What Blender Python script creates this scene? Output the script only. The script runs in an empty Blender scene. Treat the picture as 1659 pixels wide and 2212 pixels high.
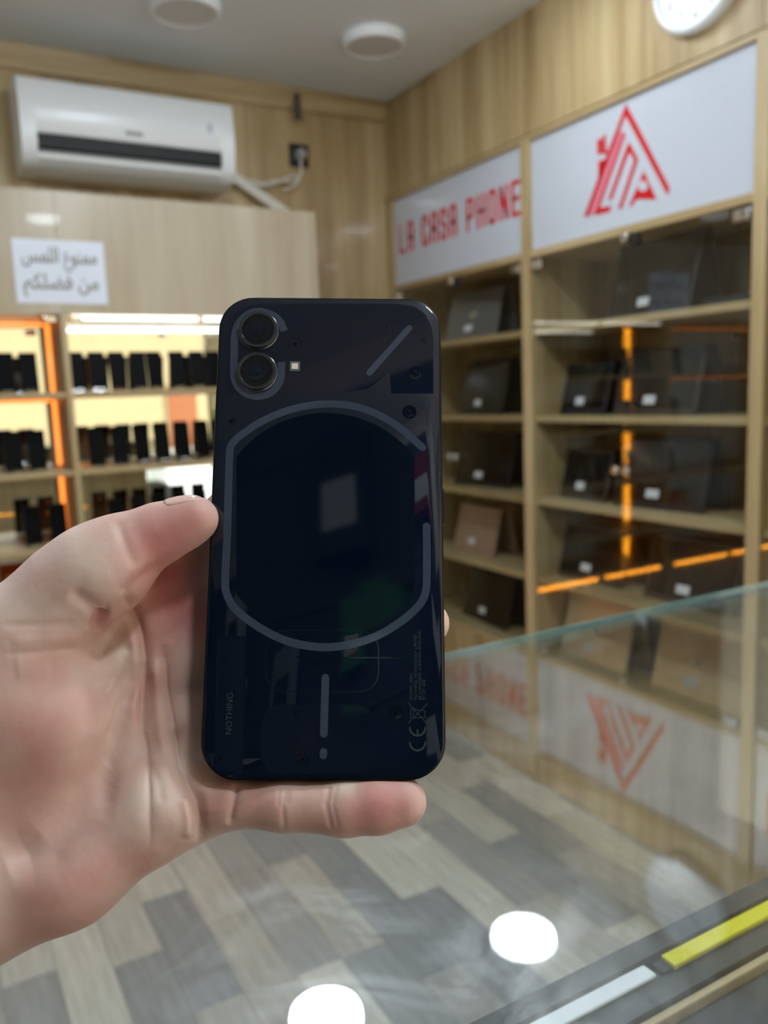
import bpy, bmesh, math, random
import numpy as np
from mathutils import Matrix, Vector
random.seed(7)
S = bpy.context.scene
COL = S.collection
# ------------------------------------------------------------------ camera, world, sun, exposure
W, D = 1.9, 3.2585            # cabinet front plane (x), back wall (y); metres
H = 1.4725                    # eye height above the floor
CEIL = 2.711
GT = 1.2188                   # top of the glass counter
FPX, CX, CY = 1774.0, 829.5, 1106.0

def world_to_cam(p, r, y):
    c, s = math.cos(y), math.sin(y)
    Rz = np.array([[c, -s, 0], [s, c, 0], [0, 0, 1]])
    M0 = np.array([[1, 0, 0], [0, 0, 1], [0, -1, 0]], float)
    c, s = math.cos(p), math.sin(p)
    Rx = np.array([[1, 0, 0], [0, c, -s], [0, s, c]])
    c, s = math.cos(r), math.sin(r)
    Rr = np.array([[c, -s, 0], [s, c, 0], [0, 0, 1]])
    return Rr @ Rx @ M0 @ Rz
MC = world_to_cam(1.41968346e-01, 3.88154650e-02, 5.11735407e-01)
EYE = np.array([0.0, 0.0, H])
def ray(u, v):
    return MC.T @ np.array([(u - CX) / FPX, -(v - CY) / FPX, -1.0])
def on_x(u, v, X):
    r = ray(u, v); return EYE + r * (X / r[0])
def on_y(u, v, Y):
    r = ray(u, v); return EYE + r * (Y / r[1])
def cam_to_world(P):
    return np.asarray(P, float) @ MC + EYE

cd = bpy.data.cameras.new('camera'); cam = bpy.data.objects.new('camera', cd); COL.objects.link(cam)
cd.sensor_fit = 'VERTICAL'; cd.sensor_height = 36.0; cd.sensor_width = 27.0
cd.lens = FPX / 2212 * 36.0
cd.clip_start = 0.01; cd.clip_end = 200
cd.dof.use_dof = True; cd.dof.focus_distance = 0.264; cd.dof.aperture_fstop = 12.0
mw = Matrix.Identity(4)
for i in range(3):
    for j in range(3): mw[i][j] = MC[j][i]
mw.translation = Vector(EYE); cam.matrix_world = mw
S.camera = cam

wd = bpy.data.worlds.new('sky'); S.world = wd; wd.use_nodes = True
bgn = wd.node_tree.nodes['Background']
sky = wd.node_tree.nodes.new('ShaderNodeTexSky'); sky.sky_type = 'HOSEK_WILKIE'
sky.sun_direction = (0.70, 0.32, 0.64); sky.turbidity = 3.0
wd.node_tree.links.new(sky.outputs[0], bgn.inputs[0]); bgn.inputs[1].default_value = 3.0
sl = bpy.data.lights.new('sun', 'SUN'); sun = bpy.data.objects.new('sun', sl); COL.objects.link(sun)
sl.energy = 8.0; sl.angle = 0.01; sl.color = (1.0, 0.94, 0.82)
sun.rotation_euler = Vector((-0.70, -0.32, -0.64)).to_track_quat('-Z', 'Y').to_euler()
LAMP_POWER = 46.0
S.view_settings.view_transform = 'Standard'; S.view_settings.look = 'None'
S.view_settings.gamma = 1.0; S.view_settings.use_curve_mapping = False
S.view_settings.exposure = 1.08
S.cycles.transparent_max_bounces = 32; S.cycles.max_bounces = 10; S.cycles.glossy_bounces = 6
S.cycles.caustics_reflective = False; S.cycles.caustics_refractive = False
S.cycles.sample_clamp_indirect = 10.0

# ------------------------------------------------------------------ materials
def srgb(r, g, b):
    return tuple(((c / 255) / 12.92 if c / 255 <= .04045 else ((c / 255 + .055) / 1.055) ** 2.4) for c in (r, g, b)) + (1.0,)
def new_mat(name):
    m = bpy.data.materials.new(name); m.use_nodes = True
    return m, m.node_tree.nodes, m.node_tree.links, m.node_tree.nodes['Principled BSDF']
def plain(name, col, rough=.5, metal=0.0, coat=0.0, noise=0.06, scale=30.0, bump=0.0, spec=.5, coat_rough=.03):
    m, n, l, b = new_mat(name)
    b.inputs['Roughness'].default_value = rough; b.inputs['Metallic'].default_value = metal
    b.inputs['Coat Weight'].default_value = coat; b.inputs['Coat Roughness'].default_value = coat_rough
    b.inputs['Specular IOR Level'].default_value = spec
    tc = n.new('ShaderNodeTexCoord'); nz = n.new('ShaderNodeTexNoise'); nz.inputs['Scale'].default_value = scale
    nz.inputs['Detail'].default_value = 3
    l.new(tc.outputs['Object'], nz.inputs['Vector'])
    mx = n.new('ShaderNodeMix'); mx.data_type = 'RGBA'
    mx.inputs[6].default_value = tuple(c * (1 - noise) for c in col[:3]) + (1,)
    mx.inputs[7].default_value = tuple(min(1, c * (1 + noise)) for c in col[:3]) + (1,)
    l.new(nz.outputs['Fac'], mx.inputs[0]); l.new(mx.outputs[2], b.inputs['Base Color'])
    if bump:
        bp = n.new('ShaderNodeBump'); bp.inputs['Strength'].default_value = bump; bp.inputs['Distance'].default_value = .002
        l.new(nz.outputs['Fac'], bp.inputs['Height']); l.new(bp.outputs[0], b.inputs['Normal'])
    return m
def emit(name, col, strength):
    m, n, l, b = new_mat(name)
    b.inputs['Base Color'].default_value = (0.8, 0.8, 0.8, 1)
    b.inputs['Emission Color'].default_value = col; b.inputs['Emission Strength'].default_value = strength
    return m
def wood(name, stops, scale=(7, 7, .45), rough=.35, coat=0.0, fine=60):
    m, n, l, b = new_mat(name)
    tc = n.new('ShaderNodeTexCoord'); mp = n.new('ShaderNodeMapping'); mp.inputs['Scale'].default_value = scale
    l.new(tc.outputs['Object'], mp.inputs['Vector'])
    oi = n.new('ShaderNodeObjectInfo'); ad = n.new('ShaderNodeVectorMath'); ad.operation = 'ADD'
    ml = n.new('ShaderNodeMath'); ml.operation = 'MULTIPLY'; ml.inputs[1].default_value = 13.7
    l.new(oi.outputs['Random'], ml.inputs[0]); l.new(mp.outputs[0], ad.inputs[0]); l.new(ml.outputs[0], ad.inputs[1])
    nz = n.new('ShaderNodeTexNoise'); nz.inputs['Scale'].default_value = 1.6; nz.inputs['Detail'].default_value = 6
    nz.inputs['Roughness'].default_value = .62; nz.inputs['Distortion'].default_value = .25
    l.new(ad.outputs[0], nz.inputs['Vector'])
    cr = n.new('ShaderNodeValToRGB'); cr.color_ramp.elements.remove(cr.color_ramp.elements[1])
    for i, (p, c) in enumerate(stops):
        e = cr.color_ramp.elements[0] if i == 0 else cr.color_ramp.elements.new(p)
        e.position = p; e.color = c
    l.new(nz.outputs['Fac'], cr.inputs[0]); l.new(cr.outputs[0], b.inputs['Base Color'])
    n2 = n.new('ShaderNodeTexNoise'); n2.inputs['Scale'].default_value = fine
    l.new(mp.outputs[0], n2.inputs['Vector'])
    bp = n.new('ShaderNodeBump'); bp.inputs['Strength'].default_value = .06; bp.inputs['Distance'].default_value = .002
    l.new(n2.outputs['Fac'], bp.inputs['Height']); l.new(bp.outputs[0], b.inputs['Normal'])
    b.inputs['Roughness'].default_value = rough; b.inputs['Coat Weight'].default_value = coat
    b.inputs['Coat Roughness'].default_value = .04
    return m
def thin_glass(name, tint=(1, 1, 1, 1), f0=.045, smudge=0.0):
    """clear pane: straight-through transmission plus a mirror reflection by Schlick's law on both faces"""
    m, n, l, b = new_mat(name); n.remove(b)
    out = n['Material Output']
    ge = n.new('ShaderNodeNewGeometry'); dt = n.new('ShaderNodeVectorMath'); dt.operation = 'DOT_PRODUCT'
    l.new(ge.outputs['Incoming'], dt.inputs[0]); l.new(ge.outputs['Normal'], dt.inputs[1])
    def mth(op, a, bb=None):
        x = n.new('ShaderNodeMath'); x.operation = op
        for i, q in enumerate((a, bb)):
            if q is None: continue
            if isinstance(q, (int, float)): x.inputs[i].default_value = q
            else: l.new(q, x.inputs[i])
        return x.outputs[0]
    c = mth('ABSOLUTE', dt.outputs['Value']); o = mth('SUBTRACT', 1.0, c); p5 = mth('POWER', o, 5.0)
    fr = mth('ADD', mth('MULTIPLY', p5, 1 - f0), f0)
    tr = n.new('ShaderNodeBsdfTransparent'); tr.inputs[0].default_value = tint
    gl = n.new('ShaderNodeBsdfGlossy'); gl.inputs['Roughness'].default_value = 0.0
    mx = n.new('ShaderNodeMixShader'); l.new(fr, mx.inputs[0]); l.new(tr.outputs[0], mx.inputs[1]); l.new(gl.outputs[0], mx.inputs[2])
    if smudge:
        tc = n.new('ShaderNodeTexCoord'); nz = n.new('ShaderNodeTexNoise'); nz.inputs['Scale'].default_value = 9
        nz.inputs['Detail'].default_value = 7; nz.inputs['Distortion'].default_value = 1.2; nz.inputs['Roughness'].default_value = .65
        l.new(tc.outputs['Object'], nz.inputs['Vector'])
        rp = n.new('ShaderNodeMapRange'); rp.inputs[1].default_value = .52; rp.inputs[2].default_value = .75
        rp.inputs[3].default_value = .004; rp.inputs[4].default_value = smudge; l.new(nz.outputs['Fac'], rp.inputs[0])
        g2 = n.new('ShaderNodeBsdfGlossy'); g2.inputs['Roughness'].default_value = .38
        m2 = n.new('ShaderNodeMixShader'); l.new(rp.outputs[0], m2.inputs[0]); l.new(mx.outputs[0], m2.inputs[1]); l.new(g2.outputs[0], m2.inputs[2])
        mx = m2
    l.new(mx.outputs[0], out.inputs['Surface'])
    return m

OAK = [(.25, srgb(134, 108, 72)), (.42, srgb(168, 142, 100)), (.55, srgb(186, 162, 120)), (.72, srgb(202, 182, 142))]
PALE = [(.25, srgb(158, 140, 116)), (.45, srgb(180, 163, 138)), (.6, srgb(190, 176, 152)), (.75, srgb(204, 192, 170))]
M = {}
M['oak'] = wood('oak_laminate', OAK, rough=.42)
M['oak_gloss'] = wood('oak_gloss_laminate', OAK, scale=(5, 5, .35), rough=.3, coat=.6)
M['oak_y'] = wood('oak_laminate_along_y', OAK, scale=(7, .45, 7), rough=.42)
M['oak_x'] = wood('oak_laminate_along_x', OAK, scale=(.45, 7, 7), rough=.42)
M['pale'] = wood('pale_laminate', PALE, scale=(5, 5, .35), rough=.3, coat=.12)
M['ceiling'] = plain('ceiling_paint', srgb(222, 227, 230), .85, noise=.03, scale=6)
M['plaster'] = plain('plaster', srgb(206, 200, 188), .9)
M['sign'] = plain('sign_white', srgb(200, 204, 214), .22, noise=.01, coat=.3)
M['red'] = plain('sign_red', srgb(205, 18, 30), .4, noise=.02)
M['pink'] = plain('sign_pink', srgb(226, 130, 150), .4, noise=.02)
M['white'] = plain('white_plastic', srgb(232, 234, 236), .28, noise=.01)
M['offwhite'] = plain('offwhite_plastic', srgb(214, 210, 200), .45, noise=.02)
M['greyplastic'] = plain('grey_plastic', srgb(150, 150, 150), .5, noise=.02)
M['ventdark'] = plain('vent_dark', srgb(18, 20, 24), .6)
M['chrome'] = plain('chrome', srgb(225, 225, 228), .12, 1.0, noise=.01)
M['alu'] = plain('aluminium', srgb(200, 203, 206), .32, .9, noise=.02)
M['black'] = plain('black_gloss', srgb(10, 11, 14), .12, noise=.02)
M['blackmat'] = plain('black_matt', srgb(22, 22, 24), .55, noise=.05)
M['glass'] = thin_glass('door_glass', (.97, .985, .975, 1), .05)
M['tableglass'] = thin_glass('counter_glass', (.965, .985, .98, 1), .11, smudge=.12)
M['glassedge'] = plain('glass_edge', srgb(150, 190, 182), .15, noise=.05, coat=.5)
M['mirror'] = plain('mirror', srgb(238, 242, 240), .01, 1.0, noise=0.005)
M['acrylic'] = thin_glass('clear_acrylic', (.93, .95, .95, 1), .09)
M['amber'] = emit('amber_led_dim', (1.0, .25, .03, 1), .9)
M['amber_hi'] = emit('amber_led', (1.0, .36, .01, 1), 8.0)
M['whiteled'] = emit('white_led', (1.0, .97, .88, 1), 2.2)
M['lamp_on'] = emit('lamp_diffuser_on', (.80, .91, 1.0, 1), LAMP_POWER)
M['lamp_warm'] = emit('lamp_diffuser_neutral', (.88, .97, 1.0, 1), LAMP_POWER * .30)
M['lamp_fill'] = emit('lamp_diffuser_fill', (.80, .91, 1.0, 1), LAMP_POWER * .4)
M['lamp_off'] = plain('lamp_diffuser_off', srgb(205, 204, 202), .5, noise=.02)

# ------------------------------------------------------------------ object helpers
def obj(name, me, mat, parent=None, loc=None):
    o = bpy.data.objects.new(name, me); COL.objects.link(o)
    if mat is not None and not me.materials: me.materials.append(mat)
    if parent is not None: o.parent = parent
    if loc is not None: o.location = loc
    return o
def to_mesh(bm, name='mesh', smooth=False):
    me = bpy.data.meshes.new(name); bm.normal_update(); bm.to_mesh(me); bm.free()
    if smooth:
        for p in me.polygons: p.use_smooth = True
    return me
def box_bm(x0, x1, y0, y1, z0, z1, bevel=0.0, seg=2, bm=None):
    b = bmesh.new()
    r = bmesh.ops.create_cube(b, size=1.0)
    bmesh.ops.scale(b, vec=(x1 - x0, y1 - y0, z1 - z0), verts=b.verts)
    bmesh.ops.translate(b, vec=((x0 + x1) / 2, (y0 + y1) / 2, (z0 + z1) / 2), verts=b.verts)
    if bevel: bmesh.ops.bevel(b, geom=b.edges[:], offset=bevel, segments=seg, affect='EDGES', profile=.5)
    return b
def box(name, x0, x1, y0, y1, z0, z1, mat, parent=None, bevel=0.0, loc=None):
    return obj(name, to_mesh(box_bm(x0, x1, y0, y1, z0, z1, bevel), name, False), mat, parent, loc)
def prism(name, pts, axis, a0, a1, mat, parent=None, smooth=False, bevel=0.0):
    """extrude a 2D outline along an axis; 'x': pts=(y,z), 'y': pts=(x,z), 'z': pts=(x,y)"""
    bm = bmesh.new()
    def P(p, a): return {'x': (a, p[0], p[1]), 'y': (p[0], a, p[1]), 'z': (p[0], p[1], a)}[axis]
    v0 = [bm.verts.new(P(p, a0)) for p in pts]; v1 = [bm.verts.new(P(p, a1)) for p in pts]
    bm.faces.new(v0); bm.faces.new(v1[::-1])
    for i in range(len(pts)):
        j = (i + 1) % len(pts); bm.faces.new((v0[j], v0[i], v1[i], v1[j]))
    bmesh.ops.recalc_face_normals(bm, faces=bm.faces)
    if bevel: bmesh.ops.bevel(bm, geom=bm.edges[:], offset=bevel, segments=2, affect='EDGES', profile=.5)
    o = obj(name, to_mesh(bm, name), mat, parent)
    if smooth: shade_auto(o.data)
    return o
def shade_auto(me, ang=35):
    for p in me.polygons: p.use_smooth = True
    bm = bmesh.new(); bm.from_mesh(me)
    for e in bm.edges:
        if len(e.link_faces) == 2 and e.calc_face_angle(0) > math.radians(ang): e.smooth = False
    bm.to_mesh(me); bm.free()
def lathe(name, prof, mat, parent=None, seg=48, axis='z', loc=None):
    """prof: (r, h) pairs from one end of the axis to the other"""
    bm = bmesh.new(); rings = []
    for r, h in prof:
        if r < 1e-9: rings.append([bm.verts.new((0, 0, h))])
        else: rings.append([bm.verts.new((r * math.cos(2 * math.pi * i / seg), r * math.sin(2 * math.pi * i / seg), h)) for i in range(seg)])
    for a, b in zip(rings, rings[1:]):
        for i in range(seg):
            j = (i + 1) % seg
            if len(a) == 1 and len(b) == 1: continue
            if len(a) == 1: bm.faces.new((a[0], b[i], b[j]))
            elif len(b) == 1: bm.faces.new((a[i], b[0], a[j]))
            else: bm.faces.new((a[i], b[i], b[j], a[j]))
    if axis == 'x': bmesh.ops.rotate(bm, matrix=Matrix.Rotation(math.pi / 2, 3, 'Y'), verts=bm.verts)
    if axis == 'y': bmesh.ops.rotate(bm, matrix=Matrix.Rotation(-math.pi / 2, 3, 'X'), verts=bm.verts)
    bmesh.ops.recalc_face_normals(bm, faces=bm.faces)
    o = obj(name, to_mesh(bm, name), mat, parent, loc); shade_auto(o.data); return o
def tube(name, pts, r, mat, parent=None, n=8, res=8, loc=None):
    cu = bpy.data.curves.new(name, 'CURVE'); cu.dimensions = '3D'; cu.bevel_depth = r; cu.bevel_resolution = 3; cu.use_fill_caps = True
    sp = cu.splines.new('NURBS' if len(pts) > 3 else 'POLY'); sp.points.add(len(pts) - 1)
    for p, q in zip(sp.points, pts): p.co = (*q, 1)
    if len(pts) > 3: sp.use_endpoint_u = True; sp.order_u = 3; sp.resolution_u = res
    t = bpy.data.objects.new('tmp', cu); COL.objects.link(t)
    bpy.context.view_layer.update()
    me = bpy.data.meshes.new_from_object(t.evaluated_get(bpy.context.evaluated_depsgraph_get()))
    bpy.data.objects.remove(t); bpy.data.curves.remove(cu)
    for p in me.polygons: p.use_smooth = True
    me.materials.clear()
    return obj(name, me, mat, parent, loc)
def text_mesh(s, size, extrude=0.0, ax='LEFT', bold=0.0, spacing=1.0):
    cu = bpy.data.curves.new('txt', 'FONT'); cu.body = s; cu.size = size; cu.extrude = extrude; cu.align_x = ax
    cu.offset = bold; cu.space_character = spacing; cu.resolution_u = 3
    t = bpy.data.objects.new('tmp', cu); COL.objects.link(t); bpy.context.view_layer.update()
    me = bpy.data.meshes.new_from_object(t.evaluated_get(bpy.context.evaluated_depsgraph_get()))
    bpy.data.objects.remove(t); bpy.data.curves.remove(cu); me.materials.clear()
    return me
def empty(name, loc=(0, 0, 0), rz=0.0):
    o = bpy.data.objects.new(name, None); COL.objects.link(o); o.empty_display_size = .05
    o.location = loc; o.rotation_euler = (0, 0, rz); return o
def tag(o, label, cat, group=None):
    o['label'] = label; o['category'] = cat
    if group: o['group'] = group
    return o
def thing(name, label, cat, loc=(0, 0, 0), rz=0.0, group=None):
    return tag(empty(name, loc, rz), label, cat, group)
def struct(o, label=None, cat=None):
    o['kind'] = 'structure'
    if label: o['label'] = label
    if cat: o['category'] = cat
    return o
def copy_tree(o, parent=None):
    c = o.copy(); COL.objects.link(c); c.parent = parent
    for ch in o.children: copy_tree(ch, c)
    return c
ORD = ['first', 'second', 'third', 'fourth', 'fifth', 'sixth', 'seventh', 'eighth', 'ninth', 'tenth']
def R(z): return z + H

# ------------------------------------------------------------------ setting: floor, walls, ceiling
XL, XR, YF = -2.4, 2.30, -1.55       # left side wall, right wall, street front
m, n, l, b = new_mat('floor_plank')
oi = n.new('ShaderNodeObjectInfo'); cr = n.new('ShaderNodeValToRGB'); cr.color_ramp.interpolation = 'CONSTANT'
cols = [srgb(190, 188, 181), srgb(155, 160, 164), srgb(212, 210, 200), srgb(170, 171, 171), srgb(222, 220, 210), srgb(192, 188, 179), srgb(146, 152, 158), srgb(204, 201, 192)]
cr.color_ramp.elements.remove(cr.color_ramp.elements[1])
for i, c in enumerate(cols):
    e = cr.color_ramp.elements[0] if i == 0 else cr.color_ramp.elements.new(i / len(cols)); e.position = i / len(cols); e.color = c
l.new(oi.outputs['Random'], cr.inputs[0])
tc = n.new('ShaderNodeTexCoord'); mp = n.new('ShaderNodeMapping'); mp.inputs['Scale'].default_value = (40, 3, 1)
ad = n.new('ShaderNodeVectorMath'); l.new(tc.outputs['Object'], mp.inputs[0]); l.new(mp.outputs[0], ad.inputs[0]); l.new(oi.outputs['Location'], ad.inputs[1])
nz = n.new('ShaderNodeTexNoise'); nz.inputs['Scale'].default_value = 1.2; nz.inputs['Detail'].default_value = 6; nz.inputs['Roughness'].default_value = .65
l.new(ad.outputs[0], nz.inputs['Vector'])
rp = n.new('ShaderNodeMapRange'); rp.inputs[1].default_value = .25; rp.inputs[2].default_value = .75; rp.inputs[3].default_value = .62; rp.inputs[4].default_value = 1.3; l.new(nz.outputs['Fac'], rp.inputs[0])
mx = n.new('ShaderNodeMix'); mx.data_type = 'RGBA'; mx.blend_type = 'MULTIPLY'; mx.inputs[0].default_value = 1.0
l.new(cr.outputs[0], mx.inputs[6]); l.new(rp.outputs[0], mx.inputs[7]); l.new(mx.outputs[2], b.inputs['Base Color'])
b.inputs['Roughness'].default_value = .42
M['plank'] = m
M['subfloor'] = plain('subfloor', srgb(70, 70, 70), .7)
floor = struct(box('floor', XL, XR, YF, D, -.03, -.002, M['subfloor']))
pw, pl = .132, .52
pm = to_mesh(box_bm(-pw / 2 + .001, pw / 2 - .001, -pl / 2 + .001, pl / 2 - .001, -.004, .0, .0008, 1), 'plank'); pm.materials.append(M['plank'])
x = -.55; row = 0
while x < 2.0:
    y = .55 - random.random() * pl
    while y < 3.3:
        if y + pl / 2 < D and y - pl / 2 > .2:
            o = obj('plank', pm, None, floor, (x, y, 0))
        y += pl
    x += pw; row += 1
# the shop goes on around the counted planks: broad sheets of the same vinyl
for (x0, x1, y0, y1) in ((XL + .01, -.62, YF, D - .01), (-.61, 2.0, YF, .26)):
    box('vinyl_sheet', x0, x1, y0, y1, -.002, -.0005, M['plank'], floor)
ceiling = struct(box('ceiling', XL - .1, XR + .1, YF - .1, D + .1, CEIL, CEIL + .12, M['ceiling']))
wall_back = struct(box('wall_back', XL - .1, XR + .1, D, D + .12, -.03, CEIL, M['oak_gloss']))
xs = [XL, -1.6, -.8, .0, .8, 1.3, 1.895]
for a, c in zip(xs, xs[1:]):
    box('wall_panel', a + .001, c - .001, D - .006, D, 0, CEIL, M['oak_gloss'], wall_back, .001)
YR = -.1
wall_right = struct(box('wall_right', XR, XR + .12, YR, D, -.03, CEIL, M['plaster']))
for a, c in ((D - .006, 2.312), (2.312, 1.395), (1.395, .478), (.478, YR)):   # wood panelled bulkhead over the cabinets
    box('wall_panel', W - .004, XR, c + .0012, a - .0012, 2.322, CEIL, M['oak'], wall_right, .001)
wall_left = struct(box('wall_left', XL - .12, XL, YF, D, -.03, CEIL, M['plaster']))
YW = -.95
wall_front = struct(box('wall_front', XL - .1, .10, YW - .12, YW, -.03, CEIL, M['plaster']))
box('return_wall', .10, .13, YF - .12, YW, -.03, CEIL, M['plaster'], wall_front)
box('lintel', .13, XR + .12, YF - .12, YF, 2.45, CEIL, M['plaster'], wall_front)
box('lintel', XR, XR + .12, YF, YR, 2.45, CEIL, M['plaster'], wall_front)
trim_1 = struct(prism('trim_1', [(D - .006, CEIL), (D - .05, CEIL), (D - .05, CEIL - .018), (D - .028, CEIL - .055), (D - .024, CEIL - .074), (D - .006, CEIL - .074)], 'x', XL, W - .005, M['oak_x'], smooth=True))
trim_2 = struct(box('trim_2', W - .018, W - .0045, D - .024, D - .0065, R(.84), CEIL - .075, M['oak'], None, .002))

# ------------------------------------------------------------------ ceiling lamps
def ceiling_lamp(x, y, on, label, mat=None, r=.112):
    t = thing('ceiling_lamp', label, 'lamp', (x, y, CEIL), 0, 'round ceiling lamps')
    lathe('housing', [(r, 0), (r, -.006), (r - .002, -.028), (r - .008, -.034), (r - .016, -.034), (r - .016, -.028), (0, -.028)], M['white'], t, 64)
    lathe('diffuser', [(r - .016, -.0285), (r * .5, -.030), (0, -.0305)] if not on else [(r - .012, -.0285), (r - .014, -.046), (r - .03, -.056), (r * .5, -.059), (0, -.06)], (mat or M['lamp_on']) if on else M['lamp_off'], t, 64)
ceiling_lamp(1.535, 2.675, False, 'unlit round white lamp on the ceiling near the corner above the signs')
ceiling_lamp(.87, 2.695, False, 'unlit round white lamp on the ceiling above the air conditioner')
ceiling_lamp(1.505, 1.885, True, 'lit round ceiling lamp mirrored whitest in the glass counter top', M['lamp_warm'])
ceiling_lamp(.828, 1.915, True, 'lit round ceiling lamp mirrored bluish in the glass counter top')
ceiling_lamp(-.4, 2.0, True, 'added round ceiling fill lamp in front of the mirrored cabinet, left of the air conditioner', M['lamp_fill'])  # added out of view to raise the light at the left and back
ceiling_lamp(-1.4, 2.3, True, 'added round ceiling fill lamp nearest the left side wall', M['lamp_fill'])  # its unseen partner, added to brighten the same region
ceiling_lamp(.35, -.5, True, 'added round ceiling fill lamp nearest the street opening')  # added out of view to light the palm from the front
k = 0
for yy in (1.0, .1):
    for xx in (-1.1, -.1, .85):
        k += 1
        if (yy, xx) in ((.1, -.1), (1.0, -.1), (.1, -1.1)): continue
        
        ceiling_lamp(xx, yy, True, 'added round ceiling fill lamp behind the photographer, %s row from the counter, %s wall side' % (ORD[(1.0, .1).index(yy)], {-1.1: 'left', -.1: 'middle', .85: 'sign'}[xx]))  # unseen lamps added to light the room as a whole

# ------------------------------------------------------------------ right wall: display cabinet with signs
BAYS = [(2.335, D - .045), (1.415, 2.289), (.498, 1.375)]
POSTS = [(D - .045, D - .007), (2.289, 2.335), (1.375, 1.415), (.458, .498)]
TIERS = [.208, -.096, -.392, -.681, -.97]          # shelf tops relative to the eye
SIGN0, SIGN1 = R(.471), R(.832)
cab = thing('display_cabinet', 'oak wall cabinet with glass doors and red lettered sign boards', 'cabinet', (W, 0, 0))
def cbox(name, x0, x1, y0, y1, z0, z1, mat, bevel=0.0, parent=cab):
    return box(name, x0 - (W if parent is cab else 0), x1 - (W if parent is cab else 0), y0, y1, z0, z1, mat, parent, bevel)
for y0, y1 in POSTS: cbox('post', W, W + .36, y0, y1, .001, 2.3215, M['oak'], .0015)
cbox('back_panel', W + .362, W + .38, .458, D - .007, .002, 2.3215, M['oak'])
for i, (y0, y1) in enumerate(BAYS):
    cbox('top_rail', W, W + .34, y0 + .0005, y1 - .0005, SIGN1, 2.3215, M['oak_y'], .001)
    cbox('sign_rail', W + .002, W + .36, y0 + .0005, y1 - .0005, SIGN0 - .024, SIGN0, M['oak_y'], .001)
    sb = cbox('sign_board', W + .012, W + .02, y0 + .0015, y1 - .0015, SIGN0 + .001, SIGN1 - .001, M['sign'])
    for z in TIERS: cbox('shelf', W + .02, W + .36, y0 + .0005, y1 - .0005, R(z) - .022, R(z), M['oak_y'], .001)
    cbox('plinth_panel', W + .008, W + .024, y0 + .0005, y1 - .0005, .002, R(-.97) - .024, M['oak'], .001)
    ym = (y0 + y1) / 2
    for sgn, (a, c) in ((-1, (y0 + .004, ym - .0015)), (1, (ym + .0015, y1 - .004))):
        d = cbox('glass_door', W + .006, W + .0115, a, c, R(-.965), SIGN0 - .028, M['glass'])
        ky = ym + sgn * .022
        kn = lathe('knob', [(.0, 0), (.006, 0), (.006, .008), (.013, .013), (.0155, .021), (.011, .028), (0, .03)], M['chrome'], d, 24, 'x')
        for v in kn.data.vertices: v.co.x = -v.co.x
        kn.data.flip_normals(); kn.location = (.0055, ky, R(-.262))
        for zz in (SIGN0 - .05, R(-.945)):
            hy = (a + .03) if sgn < 0 else (c - .03)
            box('hinge_clamp', -.003, .018, hy - .024, hy + .024, zz - .016, zz + .016, M['chrome'], d, .004)
    lk = box('door_catch', -.006, .022, ym - .014, ym + .014, SIGN0 - .05, SIGN0 - .022, M['chrome'], cab, .006)
    box('door_catch', -.004, .016, ym - .055, ym - .028, SIGN0 - .062, SIGN0 - .034, M['blackmat'], cab, .005)
# stroke lettering for the sign boards, as thin cut vinyl
STROKES = {
 'L': [[(0, 1), (0, 0), (1, 0)]], 'A': [[(0, 0), (0, .85), (.15, 1), (.85, 1), (1, .85), (1, 0)], [(0, .45), (1, .45)]],
 'C': [[(1, .72), (1, .88), (.85, 1), (.15, 1), (0, .85), (0, .15), (.15, 0), (.85, 0), (1, .12), (1, .28)]],
 'S': [[(1, .75), (1, .88), (.85, 1), (.15, 1), (0, .85), (0, .62), (.15, .52), (.85, .48), (1, .38), (1, .15), (.85, 0), (.15, 0), (0, .12), (0, .25)]],
 'P': [[(0, 0), (0, 1), (.85, 1), (1, .85), (1, .55), (.85, .42), (0, .42)]], 'H': [[(0, 0), (0, 1)], [(1, 0), (1, 1)], [(0, .5), (1, .5)]],
 'O': [[(.15, 0), (.85, 0), (1, .15), (1, .85), (.85, 1), (.15, 1), (0, .85), (0, .15), (.15, 0)]],
 'N': [[(0, 0), (0, 1)], [(.06, .93), (.94, .07)], [(1, 0), (1, 1)]], 'E': [[(1, 1), (0, 1), (0, 0), (1, 0)], [(0, .5), (.85, .5)]]}
def stroke_poly(bm, pts, w, conv):
    """one mitred ribbon along pts (2D); conv maps 2D to 3D"""
    n_ = len(pts); L_, R_ = [], []
    for i in range(n_):
        p = Vector(pts[i]); a = Vector(pts[max(i - 1, 0)]); c = Vector(pts[min(i + 1, n_ - 1)])
        d1 = (p - a).normalized() if i > 0 else (c - p).normalized(); d2 = (c - p).normalized() if i < n_ - 1 else d1
        t = (d1 + d2); t = t.normalized() if t.length > 1e-6 else d1
        nn = Vector((-t.y, t.x)); s = min(1 / max(.35, abs(nn.dot(Vector((-d1.y, d1.x))))), 1.8)
        e = Vector((0, 0))
        if i == 0: e = -d1 * w / 2
        if i == n_ - 1: e = d1 * w / 2
        L_.append(bm.verts.new(conv(p + nn * w / 2 * s + e))); R_.append(bm.verts.new(conv(p - nn * w / 2 * s + e)))
    for i in range(n_ - 1): bm.faces.new((L_[i], R_[i], R_[i + 1], L_[i + 1]))
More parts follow.
